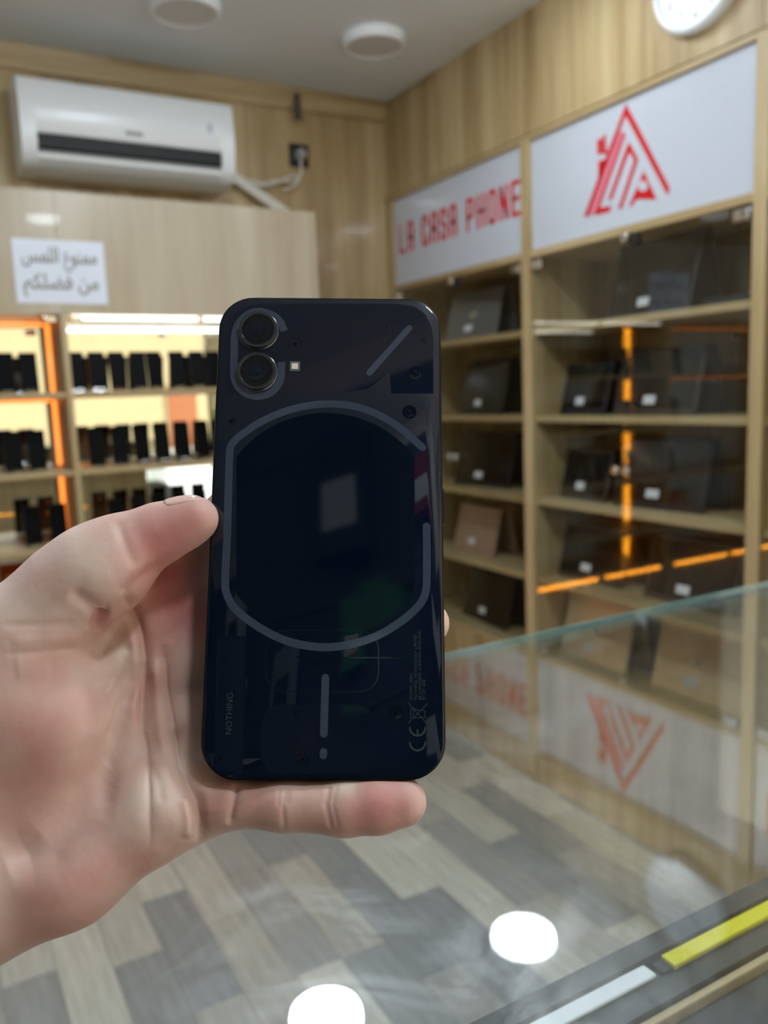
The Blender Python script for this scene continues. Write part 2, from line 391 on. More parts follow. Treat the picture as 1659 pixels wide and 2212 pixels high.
def lettering(y_left, y_right, z0, z1, parent):
    word = 'LA CASA PHONE'; cw, gap, sp = 1.0, .36, .55
    tot = sum(sp if ch == ' ' else cw for ch in word) + gap * (len(word) - 1)
    u = (y_left - y_right) / tot; x0 = 0.0; hh = z1 - z0; sw = u * .30
    for ch in word:
        if ch == ' ': x0 += sp + gap; continue
        bm = bmesh.new()
        for st in STROKES[ch]:
            stroke_poly(bm, [(x0 * u + sw / 2 + px * (cw * u - sw), z0 + sw / 2 + py * (hh - sw)) for px, py in st], sw,
                        lambda q: (.0105, y_left - q[0], q[1]))
        bmesh.ops.recalc_face_normals(bm, faces=bm.faces)
        r = bmesh.ops.extrude_face_region(bm, geom=bm.faces[:])
        bmesh.ops.translate(bm, vec=(.0013, 0, 0), verts=[v for v in r['geom'] if isinstance(v, bmesh.types.BMVert)])
        bmesh.ops.recalc_face_normals(bm, faces=bm.faces)
        obj('letter', to_mesh(bm, 'letter'), M['red'], parent); x0 += cw + gap
lz0, lz1 = on_x(859.6, 542, W)[2], on_x(857, 484.5, W)[2]
sboards = [o for o in cab.children if o.name.startswith('sign_board')]
lettering(on_x(857, 500, W)[1], on_x(1119, 430, W)[1], R(.602), R(.724), sboards[0])
lettering(1.335, .545, R(.602), R(.724), sboards[2])
def logo_part(name, px, mat, lift=.0):
    bm = bmesh.new()
    vs = []
    for a, c in px:
        p = on_x(1240 + a / 6.9125, 200 + c / 6.9125, W + .011)
        vs.append(bm.verts.new((.0105 - lift, p[1], p[2])))
    f = bm.faces.new(vs)
    r = bmesh.ops.extrude_face_region(bm, geom=[f])
    bmesh.ops.translate(bm, vec=(.0013, 0, 0), verts=[v for v in r['geom'] if isinstance(v, bmesh.types.BMVert)])
    bmesh.ops.recalc_face_normals(bm, faces=bm.faces)
    bmesh.ops.triangulate(bm, faces=bm.faces[:])
    return obj(name, to_mesh(bm, name), mat, sboards[1])
for px, mt, lift in (
    ([(775, 165), (1430, 1430), (1395, 1535), (770, 345), (700, 520), (212, 1850), (148, 1850)], 'red', 0),
    ([(690, 570), (735, 600), (330, 1760), (240, 1840), (222, 1840)], 'pink', 0),
    ([(740, 590), (770, 620), (380, 1720), (555, 1690), (535, 1775), (300, 1835)], 'red', 0),
    ([(348, 700), (420, 688), (420, 915), (348, 925)], 'red', 0), ([(432, 640), (470, 625), (482, 840), (505, 900), (432, 930)], 'red', 0),
    ([(362, 1025), (485, 990), (362, 1300)], 'red', 0),
    ([(820, 735), (958, 1000), (715, 1720), (655, 1745), (898, 1010), (822, 880), (565, 1590), (505, 1610), (790, 800)], 'red', 0),
    ([(1040, 1170), (1232, 1595), (930, 1590), (865, 1690), (818, 1700)], 'red', 0),
    ([(1030 + 72 * math.cos(t_ * .5236), 1395 + 80 * math.sin(t_ * .5236)) for t_ in range(12)], 'sign', .0005)):
    logo_part('logo_shape', px, M[mt], lift)

# wall clock
ck = thing('wall_clock', 'round white wall clock on the oak bulkhead above the signs', 'clock', (W - .0045, 1.578, R(1.047)))
lathe('case', [(.141, 0), (.143, -.012), (.141, -.026), (.133, -.034), (.126, -.032), (.122, -.022), (0, -.022)], M['white'], ck, 72, 'x')
lathe('dial', [(.122, -.0221), (0, -.0222)], M['white'], ck, 72, 'x')
M['numeral'] = plain('numeral_grey', srgb(150, 152, 158), .5)
for hnum in range(1, 13):
    me = text_mesh(str(hnum), .032, .0003, 'CENTER')
    a = math.radians(90 - hnum * 30); tm = Matrix(((0, 0, -1, -.0228), (-1, 0, 0, -.098 * math.cos(a)), (0, 1, 0, .098 * math.sin(a) - .011), (0, 0, 0, 1)))
    me.transform(tm); obj('numeral', me, M['numeral'], ck)
for ang, ln, wd_ in ((300, .062, .006), (55, .09, .004)):
    a = math.radians(90 - ang)
    bm = bmesh.new(); stroke_poly(bm, [(0, 0), (ln * math.cos(a), ln * math.sin(a))], wd_, lambda q: (-.0245, -q[0], q[1]))
    r = bmesh.ops.extrude_face_region(bm, geom=bm.faces[:]); bmesh.ops.translate(bm, vec=(.0008, 0, 0), verts=[v for v in r['geom'] if isinstance(v, bmesh.types.BMVert)])
    obj('clock_hand', to_mesh(bm, 'clock_hand'), M['blackmat'], ck)

# laptops standing as tents on the shelves
LCOL = {'charcoal': plain('laptop_charcoal', srgb(40, 42, 48), .4, .3), 'grey': plain('laptop_grey', srgb(128, 128, 130), .35, .5),
        'rose': plain('laptop_rose', srgb(190, 160, 142), .35, .4), 'brown': plain('laptop_brown', srgb(66, 50, 44), .5),
        'beige': plain('laptop_beige', srgb(238, 210, 172), .4, .15), 'black': M['blackmat']}
M['sticker'] = plain('sticker', srgb(226, 226, 232), .5)
def laptop(x, y, z, rz, w, h, col, label, stick=True):
    t = thing('laptop', label, 'laptop', (x, y, z), rz, 'laptops standing in the wall cabinet')
    a = math.radians(14); tk = .011
    def panel(name, x0, lean, mat):
        me = to_mesh(box_bm(0, tk, -w / 2, w / 2, 0, h, .0025), name); me.transform(Matrix.Translation((x0, 0, .0006)) @ Matrix.Rotation(lean, 4, 'Y'))
        return obj(name, me, mat, t)
    lid = panel('lid', 0, a, LCOL[col])
    base = panel('base', .125, -a * .8, LCOL[col])
    def on_lid(name, yy0, yy1, z0, z1, mat, d=.001, par=None):
        me = to_mesh(box_bm(-d, 0, yy0, yy1, z0, z1), name); me.transform(Matrix.Translation((0, 0, .0006)) @ Matrix.Rotation(a, 4, 'Y'))
        return obj(name, me, mat, par or lid)
    if col in ('charcoal', 'black', 'brown'): on_lid('screen', -w / 2 + .01, w / 2 - .01, .02, h - .012, M['black'])
    else: on_lid('emblem', -.016, .016, h * .5 - .012, h * .5 + .012, M['chrome'])
    if stick: on_lid('price_sticker', -w * .02, w * .02 + .035, .035, .062, M['sticker'], .002)
    box('hinge_bar', .064, .078, -w * .35, w * .35, h * math.cos(a) - .009, h * math.cos(a) + .004, M['blackmat'], t, .003)
    return t
TW = ['top shelf', 'second shelf', 'middle shelf', 'fourth shelf', 'bottom shelf']
BW = ['corner bay under the lettering', 'bay under the triangle logo', 'third bay from the corner']
LAP = [(0, 0, 1030, .31, .205, 'grey'), (0, 1, 1045, .34, .225, 'black'), (0, 2, 1045, .34, .225, 'black'), (0, 3, 1025, .30, .205, 'rose'), (0, 4, 1045, .34, .225, 'black'),
       (1, 0, 1405, .36, .25, 'charcoal'), (1, 1, 1420, .34, .215, 'brown'), (1, 2, 1430, .34, .225, 'charcoal'), (1, 2, 1200, .24, .18, 'brown'),
       (1, 3, 1265, .30, .20, 'brown'), (1, 3, 1500, .33, .21, 'brown'), (1, 4, 1265, .33, .225, 'beige'), (1, 4, 1520, .33, .225, 'beige'), (1, 1, 1195, .24, .18, 'charcoal')]
CW = {'grey': 'light grey', 'black': 'black', 'rose': 'rose gold', 'charcoal': 'charcoal', 'brown': 'dark brown', 'beige': 'pale beige'}
for bi, ti, u, w, h, col in LAP:
    p = on_x(u, 900, W + .13)
    y = min(max(p[1], BAYS[bi][0] + w / 2 + .02), BAYS[bi][1] - w / 2 - .02)
    sib = [q for q in LAP if q[0] == bi and q[1] == ti]
    ext = '' if len(sib) == 1 else (', nearer the corner' if u == min(q[2] for q in sib) else ', farther from the corner')
    laptop(W + .10, y, R(TIERS[ti]), math.radians(random.uniform(-6, 6)), w, h, col, '%s laptop on the %s, %s%s' % (CW[col], TW[ti], BW[bi], ext))
for ti, col in enumerate(('black', 'grey', 'charcoal', 'brown', 'black')):
    laptop(W + .10, .93, R(TIERS[ti]), 0, .33, .215, col, '%s laptop on the %s, %s' % (CW[col], TW[ti], BW[2]))
bx = thing('closed_laptop', 'dark closed laptop lying flat beside the tall charcoal laptop on the top shelf', 'laptop', (W + .17, 1.53, R(TIERS[0])))
box('base', -.1, .1, -.09, .09, .0005, .014, LCOL['charcoal'], bx, .003); box('lid', -.1, .1, -.09, .09, .0145, .024, LCOL['charcoal'], bx, .003)

# ------------------------------------------------------------------ back wall: mirrored phone display
YC = D - .30
CT, FB = R(.70), R(.306)
SH = [.049, -.216, -.477, -.74]           # shelf tops, relative to the eye
XA, XB, XC, XE = -.78, .455, .475, 1.392   # left end, divider, right end
lc = thing('mirrored_cabinet', 'pale laminate display cabinet with mirrored back below the air conditioner', 'cabinet', (0, YC, 0))
def lbox(name, x0, x1, y0, y1, z0, z1, mat, bevel=0.0, parent=None):
    return box(name, x0, x1, y0 - YC, y1 - YC, z0, z1, mat, parent or lc, bevel)
YB = D - .012
lbox('fascia_panel', XA, .4645, YC, YC + .018, FB, CT, M['pale'], .001)
lbox('fascia_panel', .4655, XE, YC, YC + .018, FB, CT, M['pale'], .001)
lbox('top_panel', XA, XE, YC + .0185, YB, CT - .018, CT - .0005, M['pale'])
lbox('end_panel', XA - .018, XA - .0005, YC, YB, .002, CT, M['pale'], .001)
lbox('end_panel', XE + .0005, XE + .018, YC, YB, .002, CT, M['pale'], .001)
lbox('divider', XB, XC, YC + .002, YB, .002, FB - .0005, M['oak'], .001)
lbox('back_board', XA, XE, YB - .012, YB - .0005, .002, CT - .02, M['oak'])
for a, c in ((XA + .0005, XB - .0005), (XC + .0005, XE - .0005)):
    lbox('mirror_panel', a, c, YB - .017, YB - .0125, R(-.93), CT - .02, M['mirror'])
    lbox('ceiling_board', a, c, YC + .019, YB - .018, FB + .001, FB + .016, M['pale'])
    for z in SH: lbox('shelf', a, c, YC + .006, YB - .018, R(z) - .018, R(z), M['oak_x'], .001)
    lbox('base_front', a, c, YC + .004, YC + .02, .002, R(-.96), M['pale'], .001)
    lbox('base_top', a, c, YC + .006, YB - .018, R(-.96), R(-.93), M['oak_x'], .001)
    mid = (a + c) / 2
    for hx in (a + .03, c - .03): box('hinge_clamp', hx - .02, hx + .02, -.004, .012, FB - .028, FB - .006, M['chrome'], lc, .004)
    box('door_catch', mid - .013, mid + .013, -.007, .018, FB - .034, FB - .004, M['chrome'], lc, .006)
# amber strips in the left bay, a white tube in the right bay
lv = [FB - .004] + [R(z) - .018 for z in SH]
fl = [R(z) for z in SH] + [R(-.93)]
for z0, z1 in zip(fl, lv):
    lbox('led_strip', XB - .013, XB - .0008, YB - .03, YB - .018, z0 + .006, z1 - .004, M['amber'])
    lbox('led_strip', XA + .02, XB - .02, YB - .03, YB - .018, z1 - .012, z1 - .0008, M['amber'])
    lbox('led_strip', XC + .0008, XC + .013, YB - .03, YB - .018, z0 + .006, z1 - .004, M['amber_hi'])
for q0, q1 in ((-.45, -.05), (.0, .40), (.52, .90), (.96, 1.33)):
    lbox('led_strip', q0, q1, YC - .008, YC + .003, R(-.952), R(-.94), M['amber_hi'])
lbox('tube_light', XC + .02, XE - .02, YC + .022, YC + .036, FB - .014, FB - .002, M['whiteled'], .004)

# phones on stands
M['screen'] = plain('phone_screen', srgb(3, 3, 5), .5, noise=.02, spec=.08)
M['phonebody'] = plain('phone_body', srgb(12, 13, 15), .4, .2)
def make_phone():
    t = empty('display_phone')
    def lean(me): me.transform(Matrix.Rotation(math.radians(-10), 4, 'X')); return me
    obj('body', lean(to_mesh(box_bm(-.029, .029, 0, .008, .003, .142, .003), 'body')), M['phonebody'], t)
    obj('screen', lean(to_mesh(box_bm(-.027, .027, -.0008, 0, .0055, .1395), 'screen')), M['screen'], t)
    obj('camera_bump', lean(to_mesh(box_bm(.002, .025, .008, .0105, .106, .136, .001), 'camera_bump')), M['black'], t)
    return t
def make_stand():
    t = empty('phone_stand')
    box('foot', -.022, .022, -.012, .055, .0003, .003, M['acrylic'], t, .0008)
    me = to_mesh(box_bm(-.02, .02, .012, .0145, .003, .085, .0008), 'back_plate'); me.transform(Matrix.Rotation(math.radians(-10), 4, 'X')); obj('back_plate', me, M['acrylic'], t)
    box('front_lip', -.02, .02, -.012, -.0095, .003, .012, M['acrylic'], t, .0008)
    return t
ph0, st0 = make_phone(), make_stand()
first = True
def px_x(u): return on_y(u, 850, YC + .10)[0]
ROWS = [(0, 'left', [55, 235]), (0, 'right', [590, 745, 900, 1055, 1180, 1345, 1495, 1620, 1760, 1900]),
        (1, 'left', [55, 240]), (1, 'right', [690, 865, 1040, 1190, 1345, 1500, 1650, 1800]),
        (2, 'left', [150, 345]), (2, 'right', [800, 970, 1130, 1290, 1450, 1610, 1780])]
LV = ['top', 'second', 'third']
for ri, side, us in ROWS:
    n_ = len(us)
    for i, u in enumerate(us):
        x = px_x(u / 3.456); z = R(SH[ri])
        if side == 'left': desc = '%s from the divider beside the amber strip' % ('first' if i == n_ - 1 else ORD[n_ - 1 - i])
        else: desc = '%s from the divider in the white lit bay' % ORD[i]
        p = ph0 if first else copy_tree(ph0); s = st0 if first else copy_tree(st0); first = False
        yy = YC + .10 + random.uniform(-.006, .006); rz = random.uniform(-.09, .09)
        p.location = (x, yy, z + .0008); p.rotation_euler = (0, 0, rz); s.location = (x, yy + .004, z); s.rotation_euler = (0, 0, rz)
        p.location.z = z + .001
        tag(p, 'black phone on the %s shelf, %s' % (LV[ri], desc), 'phone', 'phones on the mirrored shelves')
        tag(s, 'clear acrylic stand on the %s shelf, %s' % (LV[ri], desc), 'stand', 'acrylic phone stands')
M['copper'] = plain('copper_box', srgb(176, 112, 84), .5)
cbx = thing('carton', 'copper coloured carton on the fourth shelf beside the amber strip', 'box', (on_y(42, 1215, YC + .1)[0], YC + .12, R(SH[3])))
box('body', -.045, .045, -.04, .04, .0005, .13, M['copper'], cbx, .002); box('lid', -.046, .046, -.041, .041, .1305, .165, M['copper'], cbx, .002)

# notice sheet
M['paper'] = plain('paper', srgb(222, 226, 240), .35, noise=.01, coat=.4)
M['ink'] = plain('notice_ink', srgb(128, 124, 116), .6)
M['inkshadow'] = plain('notice_ink_halo', srgb(196, 192, 180), .6)
p0 = (on_y(33, 590, YC)[0] + on_y(226, 590, YC)[0]) / 2
nt = thing('notice_sheet', 'white laminated notice with grey Arabic lettering on the pale cabinet fascia', 'notice', (p0, YC - .0003, R(.442)))
box('sheet', -.143, .143, -.0012, 0, -.102, .102, M['paper'], nt)
LINES = [('\uFEB2\uFEE4\uFEE0\uFEDF\uFE8D \uFEC9\uFEEE\uFEE8\uFEE4\uFEE3', .03), ('\uFEE2\uFEDC\uFEE0\uFEC0\uFED3 \uFEE6\uFEE3', -.055)]
for s, zz in LINES:
    for off, yy, mt, nm in ((.0022, -.0016, 'inkshadow', 'lettering_halo'), (0, -.002, 'ink', 'lettering')):
        me = text_mesh(s, .085, .0002, 'CENTER', off)
        xs_ = [v.co.x for v in me.vertices]; kx = .235 / max(.01, max(xs_) - min(xs_)); me.transform(Matrix.Diagonal((kx, max(kx, .8), 1, 1)))
        me.transform(Matrix.Translation((0, yy, zz)) @ Matrix.Rotation(math.pi / 2, 4, 'X'))
        obj(nm, me, M[mt], nt)

# ------------------------------------------------------------------ air conditioner
YA = D - .20
ac = thing('air_conditioner', 'white split air conditioner mounted on the oak back wall', 'air conditioner', (.77, D - .0065, R(.80)))
AX0, AX1 = -.37, .367
yb, yf = -.001, -.20
prof = [(yb, .292), (yf + .045, .292), (yf + .012, .280), (yf, .262), (yf - .006, .19), (yf - .004, .118), (yf + .002, .108), (yf + .06, .106), (yf + .06, .062), (yf + .012, .052), (yf + .016, .032), (yf + .05, .008), (yf + .10, .0), (yb, .002)]
prism('body', prof, 'x', AX0 + .05, AX1 - .05, M['white'], ac, True)
full = [(yb, .292), (yf + .045, .292), (yf + .012, .280), (yf, .262), (yf - .006, .19), (yf - .004, .112), (yf + .002, .06), (yf + .014, .03), (yf + .05, .006), (yf + .10, .0), (yb, .002)]
prism('end_cap', full, 'x', AX0, AX0 + .05, M['white'], ac, True)
prism('end_cap', full, 'x', AX1 - .05, AX1, M['white'], ac, True)
box('vent_slot', AX0 + .0505, AX1 - .0505, yf + .012, yf + .0595, .066, .1055, M['ventdark'], ac)
me = to_mesh(box_bm(AX0 + .053, AX1 - .053, -.026, .0, -.003, .003, .0015), 'louver'); me.transform(Matrix.Translation((0, yf + .030, .058)) @ Matrix.Rotation(math.radians(18), 4, 'X'))
obj('louver', me, M['greyplastic'], ac)
box('badge', -.03, .03, yf - .0062, yf - .0045, .128, .142, M['greyplastic'], ac, .0006)
box('indicator', .265, .285, yf - .0075, yf - .0045, .168, .2, M['sign'], ac, .0006)
box('underside_panel', AX0 + .06, AX1 - .06, yf + .105, yb - .01, -.004, .0, M['offwhite'], ac, .001)
yw = D - .04
def wp(u, v): p = on_y(u, v, yw); return tuple(p)
duct = prism('pipe_duct', [(-.02, -.02), (.02, -.02), (.02, .016), (.012, .02), (-.012, .02), (-.02, .016)], 'z', 0, .30, M['offwhite'])
a_, c_ = Vector(wp(492, 375)), Vector(wp(640, 478))
duct.location = a_; duct.rotation_euler = (c_ - a_).to_track_quat('Z', 'Y').to_euler()
tag(duct, 'white plastic pipe duct running down from the air conditioner', 'duct')
sk = thing('wall_socket', 'black wall socket with a pale plug on the oak back wall', 'socket', tuple(on_y(645, 337, D - .0065)))
box('plate', -.043, .043, -.008, 0, -.046, .046, M['blackmat'], sk, .003)
lathe('plug', [(0, -.045), (.014, -.045), (.022, -.036), (.024, -.012), (.024, -.008)], M['greyplastic'], sk, 24, 'y')
tag(tube('power_cable', [wp(648, 345), wp(655, 372), wp(640, 395), wp(600, 388), wp(560, 398), wp(530, 385), wp(575, 408), wp(620, 382), wp(650, 378), wp(640, 402), wp(612, 412)], .0045, M['offwhite']), 'pale power cable looped between the socket and the air conditioner', 'cable')
cb = thing('ceiling_clip', 'dark metal bracket hanging at the ceiling trim above the socket', 'bracket', tuple(on_y(643, 228, D - .053)))
M['steel'] = plain('dark_steel', srgb(86, 80, 74), .5, .5)
box('strap', -.014, .014, -.004, .002, -.055, .045, M['steel'], cb, .001); box('hook', -.014, .014, -.02, -.0045, -.055, -.047, M['steel'], cb, .001)

# ------------------------------------------------------------------ glass counter
GN, GF, GX0, GX1 = .10, .6515, -1.25, 1.52
gc = thing('glass_counter', 'long glass display counter with a clear glass top under the hand', 'counter', (0, 0, 0))
tt = .008
box('top_glass', GX0, GX1, GN, GF - .0012, GT - tt, GT, M['tableglass'], gc)
box('glass_edge', GX0, GX1, GF - .001, GF, GT - tt, GT, M['glassedge'], gc)
box('front_glass', GX0 + .01, GX1 - .01, GF - .012, GF - .006, .32, GT - tt - .0005, M['glass'], gc)
box('end_glass', GX1 - .012, GX1 - .006, GN + .01, GF - .014, .32, GT - tt - .0005, M['glass'], gc)
box('end_glass', GX0 + .006, GX0 + .012, GN + .01, GF - .014, .32, GT - tt - .0005, M['glass'], gc)
M['darkwood'] = plain('dark_counter_edge', srgb(44, 50, 54), .5)
M['darkitem'] = plain('dark_lining', srgb(58, 62, 66), .45, noise=.25, scale=14)
box('base_panel', GX0, GX1, GF - .03, GF - .012, .002, .319, M['oak'], gc, .001)
box('rear_rail', GX0 + .02, GX1 - .02, .2470, .2575, GT - .03, GT - tt - .001, M['darkwood'], gc)
box('rear_lining', GX0 + .02, GX1 - .02, GN + .005, .2218, GT - .060, GT - .020, M['darkitem'], gc, .002)
box('wood_lip', GX0 + .02, GX1 - .02, .2222, .2262, GT - .045, GT - .016, M['oak_x'], gc, .001)
box('rail_floor', GX0 + .02, GX1 - .02, .2267, .2466, GT - .045, GT - .0135, M['darkitem'], gc)
box('rear_panel', GX0 + .02, GX1 - .02, GN + .005, GN + .018, .002, GT - .062, M['oak'], gc, .001)
tr = thing('cable_trunking', 'white slotted plastic trunking lying along the rear rail under the counter glass', 'trunking', (.1, .2393, GT - .0105))
box('channel', -1.2, .166, -.0014, .0068, -.0022, .0, M['white'], tr, .001)
for i in range(40):
    xx = -.35 + i * .0125
    if xx < .15 and (i // 5) % 2 == 0: box('slot', xx, xx + .004, .0008, .0048, .0001, .0004, M['greyplastic'], tr)
M['yellow'] = plain('yellow_plastic', srgb(226, 214, 30), .35, noise=.04)
ys = thing('yellow_strip', 'bright yellow plastic strip lying along the rear rail under the counter glass', 'strip', (.72, .2398, GT - .0115))
box('strip_body', -.443, .5, -.0022, .0064, -.0022, .001, M['yellow'], ys, .001); box('end_tip', -.450, -.4435, -.002, .006, -.002, .0, M['blackmat'], ys, .001)
box('print_mark', -.335, -.315, .0, .004, .0012, .0016, M['sign'], ys)
M['greenp'] = plain('green_plastic', srgb(40, 96, 70), .4)

# ------------------------------------------------------------------ accessory wall behind the photographer (seen in the phone's glossy back)
rk = thing('accessory_rack', 'dark pegboard rack of packaged accessories behind the photographer', 'rack', (-1.2, YW + .002, .25))
M['peg'] = plain('pegboard', srgb(58, 62, 70), .6)
box('pegboard', -1.1, 1.28, 0, .03, .0, 2.3, M['peg'], rk, .002)
for j in range(5): box('rail', -1.08, 1.26, .031, .04, .55 + j * .4, .562 + j * .4, M['steel'], rk, .001)
PC = {'white': srgb(206, 208, 212), 'grey': srgb(140, 146, 156), 'blue': srgb(30, 70, 140), 'red': srgb(130, 24, 34), 'yellow': srgb(190, 160, 40), 'green': srgb(40, 120, 52), 'orange': srgb(180, 104, 40), 'black': srgb(24, 26, 30)}
PM = {k_: plain('pack_' + k_, v_, .4) for k_, v_ in PC.items()}
seq = ['white', 'blue', 'grey', 'red', 'white', 'black', 'grey', 'white', 'black', 'red', 'yellow', 'grey', 'black', 'orange', 'black', 'yellow', 'white', 'grey', 'green', 'black', 'blue', 'white', 'green', 'black', 'red']
for j in range(5):
    for i in range(5):
        c = seq[(j * 5 + i) % 25]; w_ = .13 + .05 * ((i * 7 + j * 3) % 3) / 2; h_ = .24 + .06 * ((i + j) % 2)
        xx = -1.98 + .49 * i + .06 * (j % 2); ztop = .25 + .55 + j * .4 - .02
        t = thing('accessory_box', '%s accessory package on the %s rail, %s hook from the street opening' % (c, ORD[j], ORD[4 - i]), 'package', (xx, YW + .05, ztop - h_), 0, 'packages on the accessory rack')
        box('carton', -w_ / 2, w_ / 2, 0, .05, 0, h_, PM[c], t, .003)
        box('label_panel', -w_ * .32, w_ * .32, .0505, .0515, h_ * .2, h_ * .6, PM['white' if c not in ('white', 'grey') else 'black'], t)
        box('hang_tab', -.03, .03, .022, .026, h_, h_ + .035, PM[c], t)

# ------------------------------------------------------------------ the street, seen in the shelf mirrors
M['asphalt'] = plain('pale_paving', srgb(176, 172, 162), .9, scale=8)
M['cream'] = plain('cream_render', srgb(186, 168, 128), .9, scale=1.5, noise=.1)
M['leaf'] = plain('leaf', srgb(120, 165, 40), .6, noise=.4, scale=8)
street = struct(box('ground', -14, 24, -30, 10, -.14, -.04, M['asphalt']))
bld = thing('cream_building', 'cream rendered building across the street, mirrored behind the shelves', 'building', (3.0, -13.0, -.04))
box('facade', -9, 9, -.4, 0, 0, 8, M['cream'], bld)
M['doorbrown'] = plain('door_brown', srgb(160, 96, 56), .6)
for xx in (2.2,):
    d_ = box('shutter_door', xx, xx + .7, 0, .03, .05, 1.9, M['doorbrown'], bld); box('frame', xx - .06, xx + .76, -.001, .02, .0, 1.96, M['cream'], d_)
M['carpaint'] = plain('car_white', srgb(240, 242, 244), .2, noise=.005, coat=.5)
car = thing('parked_car', 'white parked car on the street, mirrored behind the third shelf', 'car', (3.7, -3.9, -.04))
side = [(2.6, .25), (-2.3, .25), (-2.4, .5), (-2.3, .72), (-2.0, .82), (.2, .97), (.8, 1.4), (1.9, 1.42), (2.5, 1.0), (2.6, .9)]
prism('body', side, 'y', -.85, .85, M['carpaint'], car, False, .06)
prism('side_window', [(.42, 1.0), (.9, 1.33), (1.8, 1.35), (2.3, 1.0)], 'y', .851, .856, M['black'], car)
for xx in (-1.4, 1.35):
    lathe('wheel', [(0, .1), (.2, .1), (.3, .09), (.32, .05), (.32, -.05), (.3, -.09), (0, -.09)], M['blackmat'], car, 32, 'y', (xx, .8, .32))
def shrub(x, y, s, label):
    t = thing('street_shrub', label, 'shrub', (x, y, -.04), 0, 'shrubs on the street')
    bm = bmesh.new(); rnd = random.Random(int(x * 100) + 5)
    for i in range(700):
        d = Vector((rnd.gauss(0, 1), rnd.gauss(0, 1), rnd.gauss(0, 1))).normalized() * rnd.uniform(.6, 1) * s
        c = d + Vector((0, 0, s * 1.35)); q = Vector((rnd.gauss(0, 1), rnd.gauss(0, 1), rnd.gauss(0, 1))).normalized(); w_ = q.orthogonal().normalized()
        e = .09; bm.faces.new([bm.verts.new(c + q * e), bm.verts.new(c + w_ * e * .5), bm.verts.new(c - q * e), bm.verts.new(c - w_ * e * .5)])
    f = obj('foliage', to_mesh(bm, 'foliage'), M['leaf'], t); f['kind'] = 'stuff'
    lathe('stem', [(.05, 0), (.04, s), (0, s * 1.3)], M['doorbrown'], t, 10)
shrub(.35, -4.9, .42, 'leafy green street shrub beside the bonnet of the white car')
shrub(-.6, -6.5, .6, 'larger leafy green shrub standing alone on the street')

# ------------------------------------------------------------------ the phone in the hand
def rodrigues(w):
    w = np.array(w); t = np.linalg.norm(w); k = w / t
    K = np.array([[0, -k[2], k[1]], [k[2], 0, -k[0]], [-k[1], k[0], 0]])
    return np.eye(3) + math.sin(t) * K + (1 - math.cos(t)) * K @ K
PR = rodrigues((-1.95689402e-01, 1.54160532e-02, -3.15451739e-03)); PT = np.array([-18.5583, -4.2755, -267.0944])   # millimetres, camera frame
PHN = PR[:, 2]
def on_phone(u, v):
    """millimetres on the phone's back plane for a point measured in the photograph"""
    r = np.array([(u - CX) / FPX, -(v - CY) / FPX, -1.0]); X = r * (PT @ PHN) / (r @ PHN)
    q = PR.T @ (X - PT); return q[0], q[1]
phone = thing('smartphone', 'dark navy smartphone with two camera lenses and pale light strips held in the hand', 'phone')
pm_ = Matrix.Identity(4); Rw = MC.T @ PR
for i in range(3):
    for j in range(3): pm_[i][j] = Rw[i][j]
pm_.translation = Vector(cam_to_world(PT * .001)); phone.matrix_world = pm_
MMS = .001
def rrect(w, h, r, n=10):
    pts = []
    for cx_, cy_, a0 in ((w - r, h - r, 0), (-w + r, h - r, 90), (-w + r, -h + r, 180), (w - r, -h + r, 270)):
        for i in range(n + 1):
            a = math.radians(a0 + 90 * i / n); pts.append((cx_ + r * math.cos(a), cy_ + r * math.sin(a)))
    return pts
def slab(name, sections, mat, parent, smooth=True, cap=True):
    """loft of rounded rectangles: (half width, half height, corner radius, z) in mm"""
    bm = bmesh.new(); rings = []
    for w, h, r, z in sections: rings.append([bm.verts.new((x * MMS, y * MMS, z * MMS)) for x, y in rrect(w, h, r)])
    for a, c in zip(rings, rings[1:]):
        for i in range(len(a)): j = (i + 1) % len(a); bm.faces.new((a[i], a[j], c[j], c[i]))
    if cap: bm.faces.new(rings[0][::-1]); bm.faces.new(rings[-1])
    bmesh.ops.recalc_face_normals(bm, faces=bm.faces)
    o = obj(name, to_mesh(bm, name), mat, parent); shade_auto(o.data, 40); return o
M['pframe'] = plain('phone_frame_black', srgb(30, 31, 36), .28, .85, noise=.03)
def pglass(name, col, rough=.035):
    return plain(name, srgb(*col), rough, noise=.05, scale=160, spec=.62)
M['pback'] = pglass('phone_back_navy', (7, 17, 34))
M['glyph'] = pglass('phone_light_strip', (58, 66, 82))
M['pcomp'] = pglass('phone_plate', (12, 20, 36)); M['pcomp2'] = pglass('phone_plate_dark', (5, 14, 29)); M['pcomp3'] = pglass('phone_plate_purple', (20, 22, 36))
M['pprint'] = plain('phone_print', srgb(50, 60, 62), .35)
M['lensring'] = plain('lens_ring', srgb(84, 86, 88), .3, .9, noise=.02)
M['lensglass'] = plain('lens_glass', srgb(3, 4, 8), .02, noise=.02, spec=.8)
M['lensin'] = plain('lens_inner', srgb(16, 22, 38), .1, noise=.1)
hw, hh, cr_ = 37.9, 79.6, 11.6
slab('frame', [(hw - .9, hh - .9, cr_ - .9, -8.3), (hw - .15, hh - .15, cr_ - .15, -7.9), (hw, hh, cr_, -7.2), (hw, hh, cr_, -.9), (hw - .15, hh - .15, cr_ - .15, -.35), (hw - .6, hh - .6, cr_ - .6, -.12)], M['pframe'], phone)
slab('back_glass', [(hw - .62, hh - .62, cr_ - .62, -.3), (hw - .66, hh - .66, cr_ - .66, -.1), (hw - .95, hh - .95, cr_ - .95, 0)], M['pback'], phone)
slab('display', [(hw - 1.2, hh - 1.2, cr_ - 1.2, -8.45), (hw - .95, hh - .95, cr_ - .95, -8.31)], M['black'], phone)
